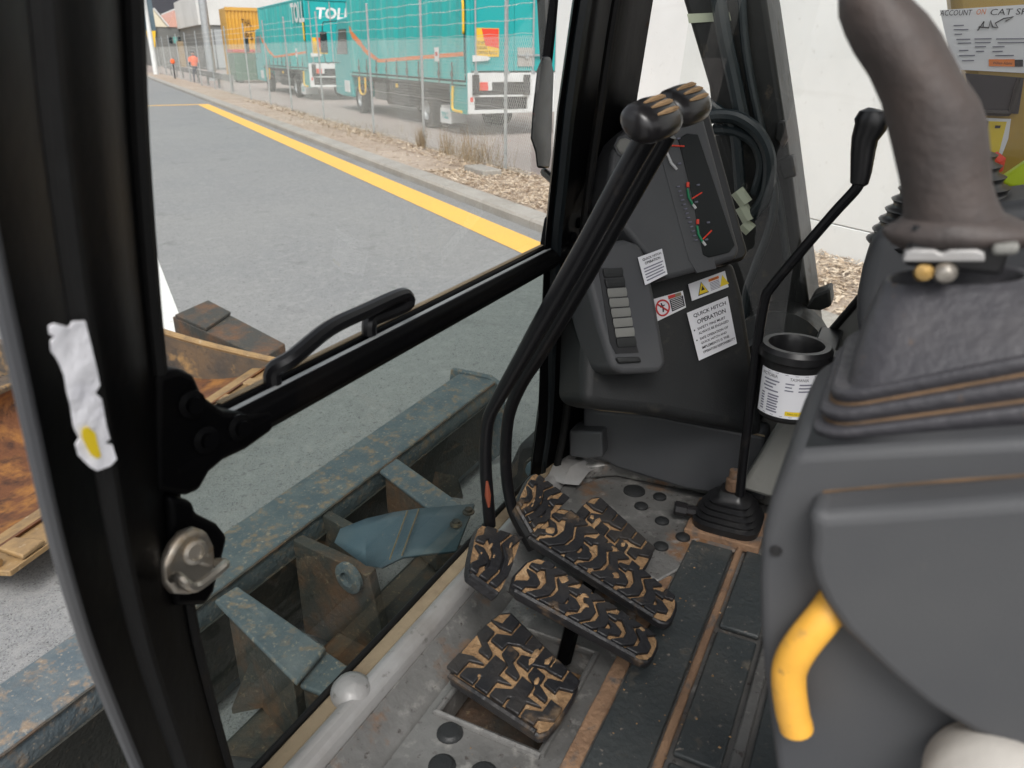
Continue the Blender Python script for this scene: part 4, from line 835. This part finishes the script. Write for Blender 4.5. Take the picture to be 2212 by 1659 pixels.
# ---------------- pedals
def pedal(name, label, quad, zs, base, nbar, style, into=None):
    q = [P(u, v, z=z) for (u, v), z in zip(quad, zs)]      # toe near, toe far, heel far, heel near
    t = into or thing(name, label, 'pedal', V((sum((p.x for p in q))/4, sum((p.y for p in q))/4, F)))
    nrm = (q[1]-q[0]).cross(q[3]-q[0]).normalized()
    if nrm.z < 0: nrm = -nrm
    def at(a, b, h=0): return (q[0].lerp(q[1], b)).lerp(q[3].lerp(q[2], b), a) + nrm*h
    rc_ = .10
    out = [at(a, b) for a, b in ((rc_, 0), (.03, .1), (0, .3), (0, .7), (.03, .9), (rc_, 1), (1-rc_*.6, 1), (.985, .9), (1, .7), (1, .3), (.985, .1), (1-rc_*.6, 0))]
    obj('toe_pad' if into else 'pad', MB().prism(out, -nrm*.014), m_tread, t, bevel=.003)
    ins = [at(.5 + (a-.5)*.965, .5 + (b-.5)*.93, .0006) for a, b in ((rc_, 0), (.03, .1), (0, .3), (0, .7), (.03, .9), (rc_, 1), (1-rc_*.6, 1), (.985, .9), (1, .7), (1, .3), (.985, .1), (1-rc_*.6, 0))]
    obj('dried_mud', MB().prism(ins, nrm*.0008), m_mud, t)
    rr = random.Random(len(label))
    for i in range(nbar):
        a0 = .06 + .88*(i+.5)/nbar; wb = (.40 if style == 'x' else .355)/nbar*rr.uniform(.9, 1.08); amp = .26/nbar*(1 if style != 'x' else 1.35)
        if style == 'x':                                  # wavy bars broken in the middle
            spans = ((.05, .46), (.56, .95)) if i % 2 else ((.05, .30), (.38, .66), (.74, .95))
        else: spans = ((.06, .94),) if i % 3 else ((.06, .52), (.60, .94))
        for b0, b1 in spans:
            nseg = 5; up_, lo_ = [], []
            for j in range(nseg):
                b = b0 + (b1-b0)*j/(nseg-1); zg = amp*(1 if int((b*4)) % 2 else -1) + rr.uniform(-.003, .003)
                up_.append((min(max(a0 + zg - wb, .02), .98), b)); lo_.append((min(max(a0 + zg + wb, .02), .98), b))
            poly = [at(a, b, .001) for a, b in up_] + [at(a, b, .001) for a, b in lo_[::-1]]
            obj('tread_bar', MB().prism(poly, nrm*.0065), m_tread, t, bevel=.0016)
    for _ in range(5):                                    # lumps of mud packed over the tread
        a, b = rr.uniform(.08, .92), rr.uniform(.1, .9); n_ = 9; ra = rr.uniform(.02, .05); rb2 = ra*rr.uniform(1.2, 3.2)
        rim = [at(min(max(a + ra*rr.uniform(.6, 1.2)*math.cos(6.283*i/n_), .02), .98), min(max(b + rb2*rr.uniform(.6, 1.2)*math.sin(6.283*i/n_), .03), .97), .002) for i in range(n_)]
        top = [p.lerp(at(a, b), .35) + nrm*.0068 for p in rim]
        obj('mud_lump', MB().loft([rim, top]), m_mud, t, sharp=80)
    # edge rib and stem
    obj('edge_rib', MB().tube([at(.08, .01, .002), at(.9, .01, .002)], .0045, n=6), m_tread, t)
    if into: return t
    s = at(base[0], base[1], -.012); e = V((s.x+.01, s.y+.02, F-.01))
    obj('stem', MB().tube([s, e], .012, n=8), m_black, t)
    return t, at, nrm
Z = lambda h: F + h
pedal('boom_swing_pedal', 'wide rubber pedal at the far right with muddy wavy tread', [(1190, 1172), (1283, 1060), (1420, 1188), (1352, 1290)], [Z(.09), Z(.09), Z(.055), Z(.055)], (.5, .5), 6, 'x')
tpm, _, _ = pedal('travel_pedal', 'long narrow muddy travel pedal in the middle, joined to the right lever', [(1118, 1150), (1216, 1085), (1470, 1300), (1446, 1358)], [Z(.115), Z(.115), Z(.06), Z(.06)], (.45, .5), 10, 'z')
tpn, _, _ = pedal('travel_pedal', 'long narrow muddy travel pedal nearest the door, joined to the left lever', [(1086, 1266), (1156, 1192), (1430, 1384), (1404, 1440)], [Z(.14), Z(.14), Z(.075), Z(.075)], (.45, .5), 9, 'z')
pedal('foot_pedal', 'wide rubber pedal over the dirty floor opening, nearest the camera', [(952, 1452), (1088, 1306), (1260, 1476), (1180, 1602)], [Z(.05), Z(.05), Z(.035), Z(.035)], (.3, .5), 6, 'x')
pedal('toe_plate', 'raised muddy toe plate below the left travel lever', [(1008, 1240), (1030, 1130), (1130, 1160), (1078, 1292)], [Z(.175), Z(.175), Z(.145), Z(.14)], (.6, .5), 3, 'z', tpn)
pedal('toe_plate', 'raised rounded toe plate at the front of the middle pedal', [(1112, 1092), (1150, 1016), (1232, 1076), (1150, 1160)], [Z(.15), Z(.15), Z(.115), Z(.115)], (.6, .5), 4, 'z', tpm)

# ---------------- blade lever with bellows at the floor
X2 = 1.24
bv = thing('blade_lever', 'thin bent black blade lever with rubber grip beside the cup holder', 'lever', P(1590, 1130, x=X2))
obj('rod', MB().tube(smooth_path([P(u, v, x=X2) for u, v in ((1598, 1070), (1610, 960), (1634, 760), (1652, 650), (1668, 618), (1720, 555), (1800, 462), (1846, 412), (1856, 395))], 5), .0082, n=10), m_lev, bv)
gpth = [P(u, v, x=X2) for u, v in ((1853, 404), (1856, 396), (1860, 372), (1864, 330), (1868, 300), (1880, 275), (1884, 258), (1886, 240), (1888, 234))]
obj('grip', MB().tube(gpth, [.006, .0125, .0145, .0165, .018, .0215, .0235, .018, .008], n=16, flat=.8, flatdir=(1, 0, 0)), m_pblack, bv)
rings = []
c0 = P(1572, 1128, z=F+.02)
for i, (h, s) in enumerate(((0, .062), (.016, .064), (.020, .056), (.026, .059), (.030, .050), (.036, .053), (.040, .044), (.046, .047), (.050, .037), (.056, .039), (.062, .026), (.075, .022))):
    rings.append([c0 + V((.9*s*math.copysign(abs(math.cos(a))**.5, math.cos(a)), s*math.copysign(abs(math.sin(a))**.5, math.sin(a)), h)) for a in [2*math.pi*k/24 for k in range(24)]])
obj('bellows', MB().loft(rings), m_pblack, bv, sharp=60)
obj('base_plate', MB().box((c0.x-.062, c0.y-.07, F+.004), (c0.x+.065, c0.y+.07, F+.022)), m_rsty, bv, bevel=.003)
obj('collar', MB().lathe([(.014, 0), (.014, .02), (.010, .024), (.010, .04)], c0 + V((0, 0, .075)), n=14), m_rsty, bv)
obj('adjuster_bolt', MB().lathe([(.011, 0), (.011, .028), (.014, .029), (.014, .050), (.011, .053)], P(1515, 1108, z=F+.035), axis=(-.25, .95, .1), n=8), m_knob, bv)
obj('rivet', MB().lathe([(.008, 0), (.006, .003), (0, .004)], P(1592, 1142, z=F+.014) + V((-.03, -.02, 0)), axis=(-1, -.2, .2), n=10, cap=False), m_sill, bv)

# ---------------- cup holder
ax_ = 1.25
cc_ = P(1721, 742, x=ax_); cb2 = V((cc_.x - .0, cc_.y, cc_.z - .125))
cu = thing('cup_holder', 'round black cup holder wrapped in a white printed label', 'cup holder', cb2)
R_ = .052
obj('cup', MB().lathe([(0, 0), (.044, 0), (.049, .006), (R_, .1), (R_+.001, .104), (R_+.006, .106), (R_+.006, .118), (R_+.001, .125), (R_-.008, .125), (R_-.012, .116), (R_-.014, .02), (0, .02)], cb2, n=40, cap=False), m_pblack, cu)
obj('mounting_arm', MB().box((cb2.x+.01, cb2.y-.11, cb2.z+.09), (cb2.x+.05, cb2.y-.045, cb2.z+.108)).box((cb2.x, cb2.y-.06, cb2.z+.088), (cb2.x+.19, cb2.y-.02, cb2.z+.10)), m_pblack, cu, bevel=.004)
def wrap(a, h, o=.0): 
    rr = .0495 + (R_-.0495)*(h/.1) + .0008 + o
    return cb2 + V((rr*math.cos(a), rr*math.sin(a), h))
base_a = math.atan2(-cb2.y, -cb2.x)                        # towards the camera
# image left is +y side here: larger angle measured clockwise
A0, A1 = base_a - 1.05, base_a + .80
def lab(x, y, o): return wrap(A0 + (A1-A0)*x, .012 + .078*y, o)   # x 0..1 left to right
m = MB(); m.loft([[lab(i/24, j, 0) for i in range(25)] for j in (0, 1)], cap=False, closed=False); lbl = obj('label_wrap', m, m_paper, cu)
def labtext(s, x0, x1, y, hh, mt=m_ink): obj('label_text', put(text_mesh(s, width=1, height=1), lambda x, yy: lab(x0 + (x1-x0)*x, y + hh*yy, .0003)), mt, lbl)
def labbar(x0, x1, y, hh, mt=m_inkg, o=.0003):
    m = MB(); m.loft([[lab(x0 + (x1-x0)*i/6, y + j*hh, o) for i in range(7)] for j in (0, 1)], cap=False, closed=False); obj('label_line', m, mt, lbl)
labtext('VICTORIA', .04, .36, .86, .07); labtext('TASMANIA', .56, .86, .86, .065)
for i in range(4): labbar(.10 + .03*(i % 2), .40 - .05*(i % 3), .77 - .075*i, .032)
for i in range(7): labbar(.08, .15, .45 - .06*i, .03); labbar(.22, .42 - .015*(i % 2), .45 - .06*i, .034)
for i in range(3): labbar(.50, .64 - .03*(i % 2), .77 - .075*i, .028); labbar(.72, .93, .77 - .075*i, .032)
for y in (.965, .03): labbar(.02, .98, y, .010)
labbar(.56, .84, .07, .10, m_syel); labbar(.84, .93, .07, .10, m_ink); labtext('William Adams', .60, .81, .10, .035)
labbar(.86, .92, .10, .03, m_paper, .0006)

# ---------------- monitor console in the right front corner
N_ = V((-.62, -.68, .38)).normalized()
K0 = P(1440, 660, x=1.27)
def pl_(o): return (K0 + N_*o, N_)
E1 = V((0, 0, 1)).cross(N_).normalized(); E1 = E1 if ray(0, 0).length and E1.y < 0 else -E1
E2 = N_.cross(E1).normalized(); E2 = E2 if E2.z > 0 else -E2
mc = thing('monitor_console', 'tall dark grey dashboard console with gauges, vent and stickers in the front corner', 'dashboard', P(1430, 1000, x=1.38))
def face(name, pts, o, depth, mt, par=mc, bevel=.0, seg=3):
    q = [P(u, v, pl=pl_(o)) for u, v in pts]
    return obj(name, MB().prism(q, -N_*depth), mt, par, bevel=bevel, seg=seg)
# foot
ft = [P(u, v, x=1.375) for u, v in ((1258, 880), (1300, 888), (1420, 898), (1560, 925), (1652, 942), (1652, 1086), (1480, 1058), (1330, 1012), (1310, 1000), (1290, 996), (1258, 985))]
obj('foot', MB().prism(ft, (.07, 0, 0)), m_plas, mc, bevel=.008, seg=3)
obj('corner_block', MB().prism([P(u, v, x=1.345) for u, v in ((1229, 930), (1262, 932), (1300, 934), (1302, 988), (1270, 992), (1229, 986))], (.09, 0, 0)), m_head, mc, bevel=.004)
# column
face('column', ((1268, 620), (1290, 545), (1330, 520), (1400, 512), (1480, 560), (1590, 560), (1612, 640), (1630, 760), (1650, 880), (1655, 945), (1560, 922), (1420, 895), (1300, 884), (1258, 872), (1262, 760)), -.035, .12, m_plasw, bevel=.02, seg=4)
face('vent_housing', ((1258, 560), (1282, 528), (1350, 516), (1384, 526), (1399, 556), (1420, 660), (1442, 786), (1428, 806), (1345, 808), (1322, 796), (1292, 700)), .040, .10, m_plas, bevel=.014, seg=4)
vr = face('vent_recess', ((1292, 578), (1340, 580), (1348, 600), (1372, 735), (1380, 762), (1330, 764), (1318, 740), (1298, 610)), .0412, .0012, m_pblack)
for i in range(8):
    v0 = 590 + 21.5*i; u0 = 1303 + 4.1*i; w_ = 42
    q = [P(u, v, pl=pl_(.0425)) for u, v in ((u0, v0), (u0+w_, v0-3), (u0+w_+2, v0+8), (u0+3, v0+11))]
    obj('louvre', MB().prism(q, -N_*.001 + V((0, 0, .008))), m_plasl if 1 < i < 7 else m_plasw, vr, bevel=.002)
face('vent_tab', ((1332, 772), (1382, 770), (1388, 782), (1338, 785)), .047, .01, m_plasw, vr, bevel=.003)
# head with gauges
hd = face('monitor_head', ((1322, 330), (1338, 292), (1372, 262), (1432, 232), (1500, 215), (1520, 245), (1600, 540), (1592, 560), (1510, 585), (1442, 604), (1420, 580), (1330, 470), (1310, 430)), .035, .075, m_head, bevel=.014, seg=4)
face('shroud', ((1380, 212), (1440, 200), (1508, 190), (1522, 198), (1618, 545), (1608, 562), (1560, 575), (1420, 280)), .008, .10, m_pblack, mc, bevel=.01, seg=3)
face('cheek', ((1426, 330), (1452, 296), (1470, 300), (1548, 580), (1506, 590), (1488, 560)), .0365, .004, m_head, hd, bevel=.001)
dial = face('dial_glass', ((1466, 300), (1484, 288), (1508, 290), (1588, 530), (1575, 545), (1532, 556), (1520, 550), (1498, 430)), .0385, .004, m_dial, hd, bevel=.001)
face('cap_ring', ((1326, 314), (1334, 296), (1350, 290), (1366, 296), (1374, 314), (1368, 334), (1350, 342), (1334, 334)), .037, .006, m_plas, hd, bevel=.002)
face('round_cap', ((1331, 314), (1338, 301), (1350, 296), (1362, 301), (1369, 314), (1363, 328), (1350, 335), (1338, 328)), .040, .006, m_plasl, hd, bevel=.003)
def gl_line(pts, wpx, mt, nm):
    q = [P(u, v, pl=pl_(.0395)) for u, v in pts]; obj(nm, MB().tube(q, wpx/1650*1.3/2, n=6), mt, dial)
gl_line(((1436, 312), (1440, 328), (1450, 352), (1462, 366)), 6, m_gwht, 'fuel_scale'); gl_line(((1446, 314), (1478, 316)), 3.5, m_gred, 'needle')
for du, dv in ((0, 0), (21, 80)):
    gl_line(((1486+du, 394+dv), (1486+du, 404+dv)), 7, m_gred, 'red_scale'); gl_line(((1485+du, 408+dv), (1488+du, 426+dv), (1497+du, 443+dv)), 5.5, m_ggrn, 'green_scale'); gl_line(((1496+du, 441+dv), (1503+du, 450+dv)), 6, m_gwht, 'white_scale')
gl_line(((1495, 429), (1516, 416)), 3.5, m_gred, 'needle'); gl_line(((1518, 517), (1537, 498)), 3.5, m_gred, 'needle')
for u, v in ((1468, 354), (1508, 400), (1530, 481), (1504, 437), (1526, 518), (1466, 300)): gl_line(((u-3, v), (u+3, v-1)), 4, m_inkg, 'dial_mark')
for i in range(13): gl_line(((1462+i*3.2, 404+i*9.6), (1468+i*3.2, 402.5+i*9.6)), 3.2, m_inkg, 'dial_letter')
# stickers: quads on the face, text laid into the quad
def sticker(name, quad, o, mt=m_paper):
    q = [P(u, v, pl=pl_(o)) for u, v in quad]            # TL TR BR BL
    s = obj(name, MB().prism(q, -N_*.0008), mt, mc)
    def at(x, y, h=.0006): return q[3].lerp(q[2], x).lerp(q[0].lerp(q[1], x), y) + N_*h
    return s, at
def stext(s, at, txt, x0, x1, y, h, mt=m_ink): obj('sticker_text', put(text_mesh(txt, width=1, height=1, bold=.018), lambda x, yy: at(x0 + (x1-x0)*x, y + h*yy)), mt, s)
def sbar(s, at, x0, x1, y, h, mt=m_inkg, z=.0006, nm='sticker_line'): obj(nm, MB().add([at(x0, y, z), at(x1, y, z), at(x1, y+h, z), at(x0, y+h, z)], [[0,1,2,3]]), mt, s)
s, at = sticker('quick_hitch_sticker', ((1378, 556), (1430, 537), (1442, 592), (1394, 616)), .0445)
stext(s, at, 'QUICK HITCH', .14, .92, .80, .10); stext(s, at, 'OPERATION', .2, .85, .66, .10)
for i in range(5): sbar(s, at, .10, .92 - .06*(i % 2), .52 - .105*i, .045)
s, at = sticker('no_access_sticker', ((1405, 648), (1475, 628), (1482, 664), (1418, 695)), -.030)
ring = [at(.29 + .20*math.cos(a), .48 + .36*math.sin(a), .001) for a in [2*math.pi*i/24 for i in range(25)]]
obj('ban_ring', MB().tube(ring, .0016, n=6), m_sred, s); obj('ban_bar', MB().tube([at(.15, .74, .001), at(.43, .22, .001)], .0016, n=6), m_sred, s)
obj('figure', MB().tube([at(.27, .72, .0008), at(.30, .5, .0008), at(.27, .28, .0008)], .0013, n=5).tube([at(.22, .55, .0008), at(.36, .58, .0008)], .0011, n=5), m_ink, s)
sbar(s, at, .54, .97, .12, .62, m_ink, .0005, 'black_panel'); sbar(s, at, .52, .74, .80, .16, m_sred, .0005, 'red_tab'); sbar(s, at, .52, .93, .76, .20, m_dusty, .0004, 'peeled_corner')
for i in range(6): sbar(s, at, .57, .93, .66 - .095*i, .035, m_gwht, .0008)
s, at = sticker('crush_warning_sticker', ((1487, 614), (1566, 585), (1574, 620), (1495, 650)), -.030)
def tri(c, r, o, mt, nm): obj(nm, MB().prism([at(c - r*.36, .5 - r*.9, o), at(c + r*.36, .5 - r*.9, o), at(c, .5 + r*.95, o)], N_*.0004), mt, s)
tri(.32, .40, .0006, m_ink, 'triangle_border'); tri(.32, .34, .0012, m_syel, 'triangle'); tri(.32, .14, .0018, m_ink, 'pictogram'); tri(.90, .34, .0006, m_syel, 'triangle')
sbar(s, at, .52, .80, .70, .16, m_sora, .0006, 'orange_band'); stext(s, at, 'WARNING', .55, .78, .73, .10)
for i in range(6): sbar(s, at, .53, .79, .60 - .085*i, .035)
s, at = sticker('operation_sticker', ((1484, 676), (1572, 640), (1592, 742), (1510, 779)), -.030)
stext(s, at, 'QUICK HITCH', .12, .92, .84, .09); stext(s, at, 'OPERATION', .17, .88, .70, .09)
for i, (tx, x0, x1) in enumerate((('SAFETY PINS MUST', .14, .84), ('ALWAYS BE ENGAGED', .14, .90), ('SAFE OPERATION OF', .14, .86), ('QUICK HITCH AND', .14, .80), ('IMPLEMENTS IS THE', .14, .84), ('OPERATORS RESPONSIBILITY', .14, .97))):
    y = .585 - .094*i - (.02 if i > 1 else 0); stext(s, at, tx, x0, x1, y, .052)
    if i in (0, 2): sbar(s, at, .05, .08, y+.01, .03, m_ink)
obj('seam', MB().tube([P(u, v, x=1.372) for u, v in ((1258, 878), (1300, 886), (1420, 897), (1560, 923), (1652, 942))], .002, n=6), m_dusty, mc)
# light grey side trim below the cup holder
tag(obj('side_trim', MB().prism([P(u, v, x=1.33) for u, v in ((1688, 908), (1760, 905), (1760, 1090), (1655, 1075), (1600, 1058), (1606, 1040))], (.06, 0, 0)), m_plasl, bevel=.008), 'light grey plastic side trim below the cup holder', 'trim panel')

# ---------------- right hand console and its joystick boot
rcn = thing('right_console', 'grey right hand control console half hidden behind the near joystick', 'control console', P(1950, 720, x=1.2))
obj('body', MB().prism([P(u, v, x=1.14) for u, v in ((1886, 512), (1960, 478), (2140, 446), (2250, 430), (2400, 440), (2400, 900), (1900, 900), (1860, 760), (1848, 690), (1850, 640), (1862, 580))], (.16, 0, 0)), m_plas, rcn, bevel=.02, seg=4)
obj('pedestal', MB().box((1.16, -.45, F), (1.30, -.02, 1.30)), m_plas, rcn, bevel=.01)
rb_ = P(2046, 505, x=1.22); rings = []
prof = []
for i in range(9):
    h = .014*i; w_ = .098 - .0068*i; prof += [(w_, h), (w_+.004, h+.005), (w_-.006, h+.0095)]
obj('bellows', MB().lathe(prof + [(.03, .13), (.03, .16)], rb_ + V((0, 0, -.012)), axis=(0, .08, 1), n=32), m_pblack, rcn, sharp=70)
obj('grip', MB().tube(smooth_path([P(2046, 430, x=1.22), P(2038, 360, x=1.22), P(2024, 280, x=1.22), P(2010, 220, x=1.22)]), [.018]*6 + [.022]*6 + [.024]*4, n=14), m_grip, rcn)

# ---------------- left console in the foreground
XC = .392
lc = thing('left_console', 'large grey plastic left control console filling the lower right foreground', 'control console', P(1900, 1600, x=.45))
body = [(1736, 978), (1712, 985), (1694, 1010), (1664, 1075), (1644, 1158), (1638, 1247), (1640, 1353), (1648, 1450), (1662, 1560), (1680, 1700), (1700, 1850), (2700, 1850), (2700, 930), (2212, 950), (2000, 962)]
obj('body', MB().prism([P(u, v, x=XC) for u, v in body], (.15, 0, 0)), m_plas, lc, bevel=.012, seg=4)
obj('pedestal', MB().box((.43, -.42, F+.002), (.53, -.06, 1.40)), m_plas, lc, bevel=.01)
panel = [(1752, 1098), (1748, 1120), (1751, 1150), (1744, 1205), (1752, 1250), (1776, 1302), (1817, 1364), (1866, 1412), (1924, 1467), (2000, 1530), (2100, 1590), (2212, 1640), (2400, 1700), (2700, 1740), (2700, 1046), (2400, 1072), (2212, 1090), (2000, 1108), (1800, 1128), (1772, 1112)]
panel = [(1750, 1100), (1744, 1130), (1748, 1160), (1744, 1205), (1752, 1250), (1776, 1302), (1817, 1364), (1866, 1412), (1924, 1467), (2000, 1530), (2100, 1590), (2212, 1640), (2400, 1700), (2700, 1740), (2700, 1030), (2400, 1060), (2212, 1078), (2000, 1096), (1790, 1112)]
obj('cover_panel', MB().prism([P(u, v, x=XC-.022) for u, v in panel], (.034, 0, 0)), m_plas, lc, bevel=.011, seg=4)
obj('seam_dust', MB().tube(smooth_path([P(u, v, x=XC+.0005) for u, v in ((1778, 1062), (1860, 1054), (2000, 1042), (2212, 1026), (2400, 1010))], 4), .0012, n=6), m_dustb, lc)
for u, v in ((1676, 1190),): obj('screw', MB().lathe([(.0035, 0), (.003, .0012), (0, .0014)], P(u, v, x=XC-.0005 if u < 2000 else XC-.0225), axis=(-1, 0, 0), n=12), m_pblack, lc)
tag(obj('seat_knob', MB().lathe([(0, .02), (.02, .018), (.034, .008), (.037, 0), (.035, -.02)], P(2160, 1735, x=.362), axis=(-1, 0, .25), n=40, cap=False), m_beige), 'round beige plastic knob at the lower right corner', 'knob')
yl = thing('safety_lever', 'bent yellow safety lever sticking out of the left console', 'lever', P(1712, 1580, x=XC-.012))
yp = smooth_path([P(1850, 1235, x=XC+.01), P(1790, 1320, x=XC-.006), P(1735, 1388, x=XC-.013), P(1708, 1436, x=XC-.014), P(1704, 1480, x=XC-.014), P(1712, 1540, x=XC-.014), P(1718, 1562, x=XC-.014), P(1720, 1572, x=XC-.014), P(1721, 1578, x=XC-.014)], 5)
rr_ = [.0098]*len(yp)
for i, f in enumerate((.0050, .0074, .0088, .0094)): rr_[-1-i] = f
obj('lever_arm', MB().tube(yp, rr_, n=18), m_ylev, yl)

# ---------------- left joystick: boot, bracket, grip
js = thing('joystick', 'worn black joystick with ribbed rubber boot close to the camera', 'joystick', P(2045, 985, x=.47))
e2 = V((1, 0, 0))
def ring(uL, v, s, xn, dep, rad=.02, ctr=2045, n=6):
    p0 = P(uL, v, x=xn); p1 = P(uL+600, v+600*s, x=xn); e1 = (p1-p0).normalized(); t0 = xn/ray(uL, v).x
    L = 2*(ctr-uL)/1650*t0; c = p0 + e1*L/2 + e2*dep/2; a, b = L/2, dep/2; rad = min(rad, a*.9, b*.9); out = []
    for sx, sy, a0 in ((1, 1, 0), (-1, 1, 90), (-1, -1, 180), (1, -1, 270)):
        for k in range(n):
            th = math.radians(a0 + 90*k/(n-1)); out.append(c + e1*(sx*(a-rad) + rad*math.cos(th)) + e2*(sy*(b-rad) + rad*math.sin(th)))
    return out
folds = [(1734, 996, -.07, .404, .150), (1734, 978, -.085, .404, .150), (1762, 966, -.09, .411, .136), (1746, 952, -.11, .406, .144), (1748, 938, -.125, .407, .142), (1778, 926, -.135, .414, .128), (1762, 912, -.15, .410, .134), (1764, 898, -.165, .411, .132), (1792, 886, -.18, .418, .118), (1786, 870, -.19, .414, .124), (1790, 856, -.20, .415, .122), (1814, 848, -.215, .421, .110)]
obj('bellows', MB().loft([ring(*f) for f in folds]), m_boot, js, bevel=.0022, sharp=60)
for i in (2, 5, 8): obj('dust_line', MB().tube(ring(*folds[i]) + [ring(*folds[i])[0]], .0022, n=6), m_dustb, js)
boot = [(1822, 862, -.225, .418, .116), (1824, 850, -.22, .419, .114), (1846, 770, -.16, .430, .090), (1876, 690, -.09, .442, .064), (1904, 628, -.035, .452, .044), (1912, 618, -.03, .454, .040), (1922, 620, -.03, .457, .034), (1930, 660, -.03, .458, .030)]
obj('boot', MB().loft([ring(*f) for f in boot]), m_boot, js, bevel=.002, sharp=60)
XJ = .468
def jp(u, v, x=XJ): return P(u, v, x=x)
c1_, c2_ = jp(2050, 600), jp(2056, 540)
obj('stem', MB().box((c1_.x-.020, c1_.y-.022, c1_.z+.008), (c1_.x+.022, c1_.y+.024, c1_.z+.030)), m_pblack, js, bevel=.003)
obj('bracket', MB().prism([jp(u, v, .442) for u, v in ((1948, 566), (1956, 546), (1974, 540), (2020, 541), (2030, 548), (2040, 548), (2050, 541), (2110, 540), (2128, 548), (2128, 566))], (.04, 0, 0)), m_sill, js, bevel=.002)
obj('brass_bolt', MB().lathe([(.0045, 0), (.0045, .005), (0, .006)], jp(1992, 590, .448), axis=(-1, -.2, .4), n=12), m_brass, js)
obj('chrome_bolt', MB().lathe([(.0055, 0), (.0055, .005), (.003, .008), (0, .009)], jp(2038, 590, .448), axis=(-1, -.2, .4), n=14), m_zinc, js)
obj('switch_tab', MB().prism([jp(u, v, .440) for u, v in ((2145, 530), (2205, 526), (2200, 552), (2142, 554))], (.01, 0, 0)), m_plasl, js, bevel=.002)
def ell(u, v, wpx, dep, s=0, n=28):
    c = jp(u, v); t0 = XJ/ray(u, v).x; a = wpx/2/1650*t0
    p1 = P(u+100, v+100*s, x=XJ); e1 = (p1-c).normalized()
    return [c + e1*(a*math.cos(2*math.pi*k/n)) + e2*(dep*math.sin(2*math.pi*k/n)) for k in range(n)]
obj('collar', MB().loft([ell(2074, 536, 226, .014), ell(2074, 524, 270, .020), ell(2074, 506, 302, .026), ell(2072, 492, 298, .026), ell(2068, 478, 240, .024), ell(2062, 466, 205, .022)]), m_grip, js, sharp=60)
grip = [ell(2060, 480, 200, .022), ell(2058, 462, 192, .022), ell(2050, 430, 182, .022, .02), ell(2040, 387, 180, .0215, .05), ell(2030, 320, 196, .023, .1), ell(2016, 242, 214, .025, .16), ell(1994, 190, 226, .026, .2), ell(1964, 145, 240, .027, .25), ell(1946, 110, 246, .0275, .28), ell(1930, 73, 244, .0275, .3), ell(1920, 36, 226, .026, .3), ell(1908, 0, 192, .024, .3), ell(1902, -26, 130, .018, .3), ell(1900, -38, 50, .008, .3)]
obj('grip', MB().loft(grip), m_grip, js, sharp=80)

# ---------------- dried dirt crumbs trodden over the floor
cr = MB(); r8 = random.Random(21)
for _ in range(190):
    x, y = r8.uniform(.5, 1.3), r8.gauss(.25, .13)
    if r8.random() < .4: x, y = r8.gauss(.95, .12), r8.gauss(.38, .07)
    if y > .45 or y < -.2 or (HX0 < x < HX1 and HY0 < y < HY1): continue
    z0 = F + (.0105 if y < .23 else .001); rr = r8.uniform(.0006, .0026); c = V((x, y, z0))
    ps = [c + V((rr*r8.uniform(.6, 1.3)*math.cos(a), rr*r8.uniform(.6, 1.3)*math.sin(a), 0)) for a in (0, 1.26, 2.5, 3.8, 5.0)]
    cr.add(ps + [c + V((0, 0, rr*r8.uniform(.4, .9)))], [[i, (i+1) % 5, 5] for i in range(5)])
tag(obj('dirt_crumbs', cr, m_mud, kind='stuff'), 'dried dirt crumbs scattered over the cab floor', 'dirt')
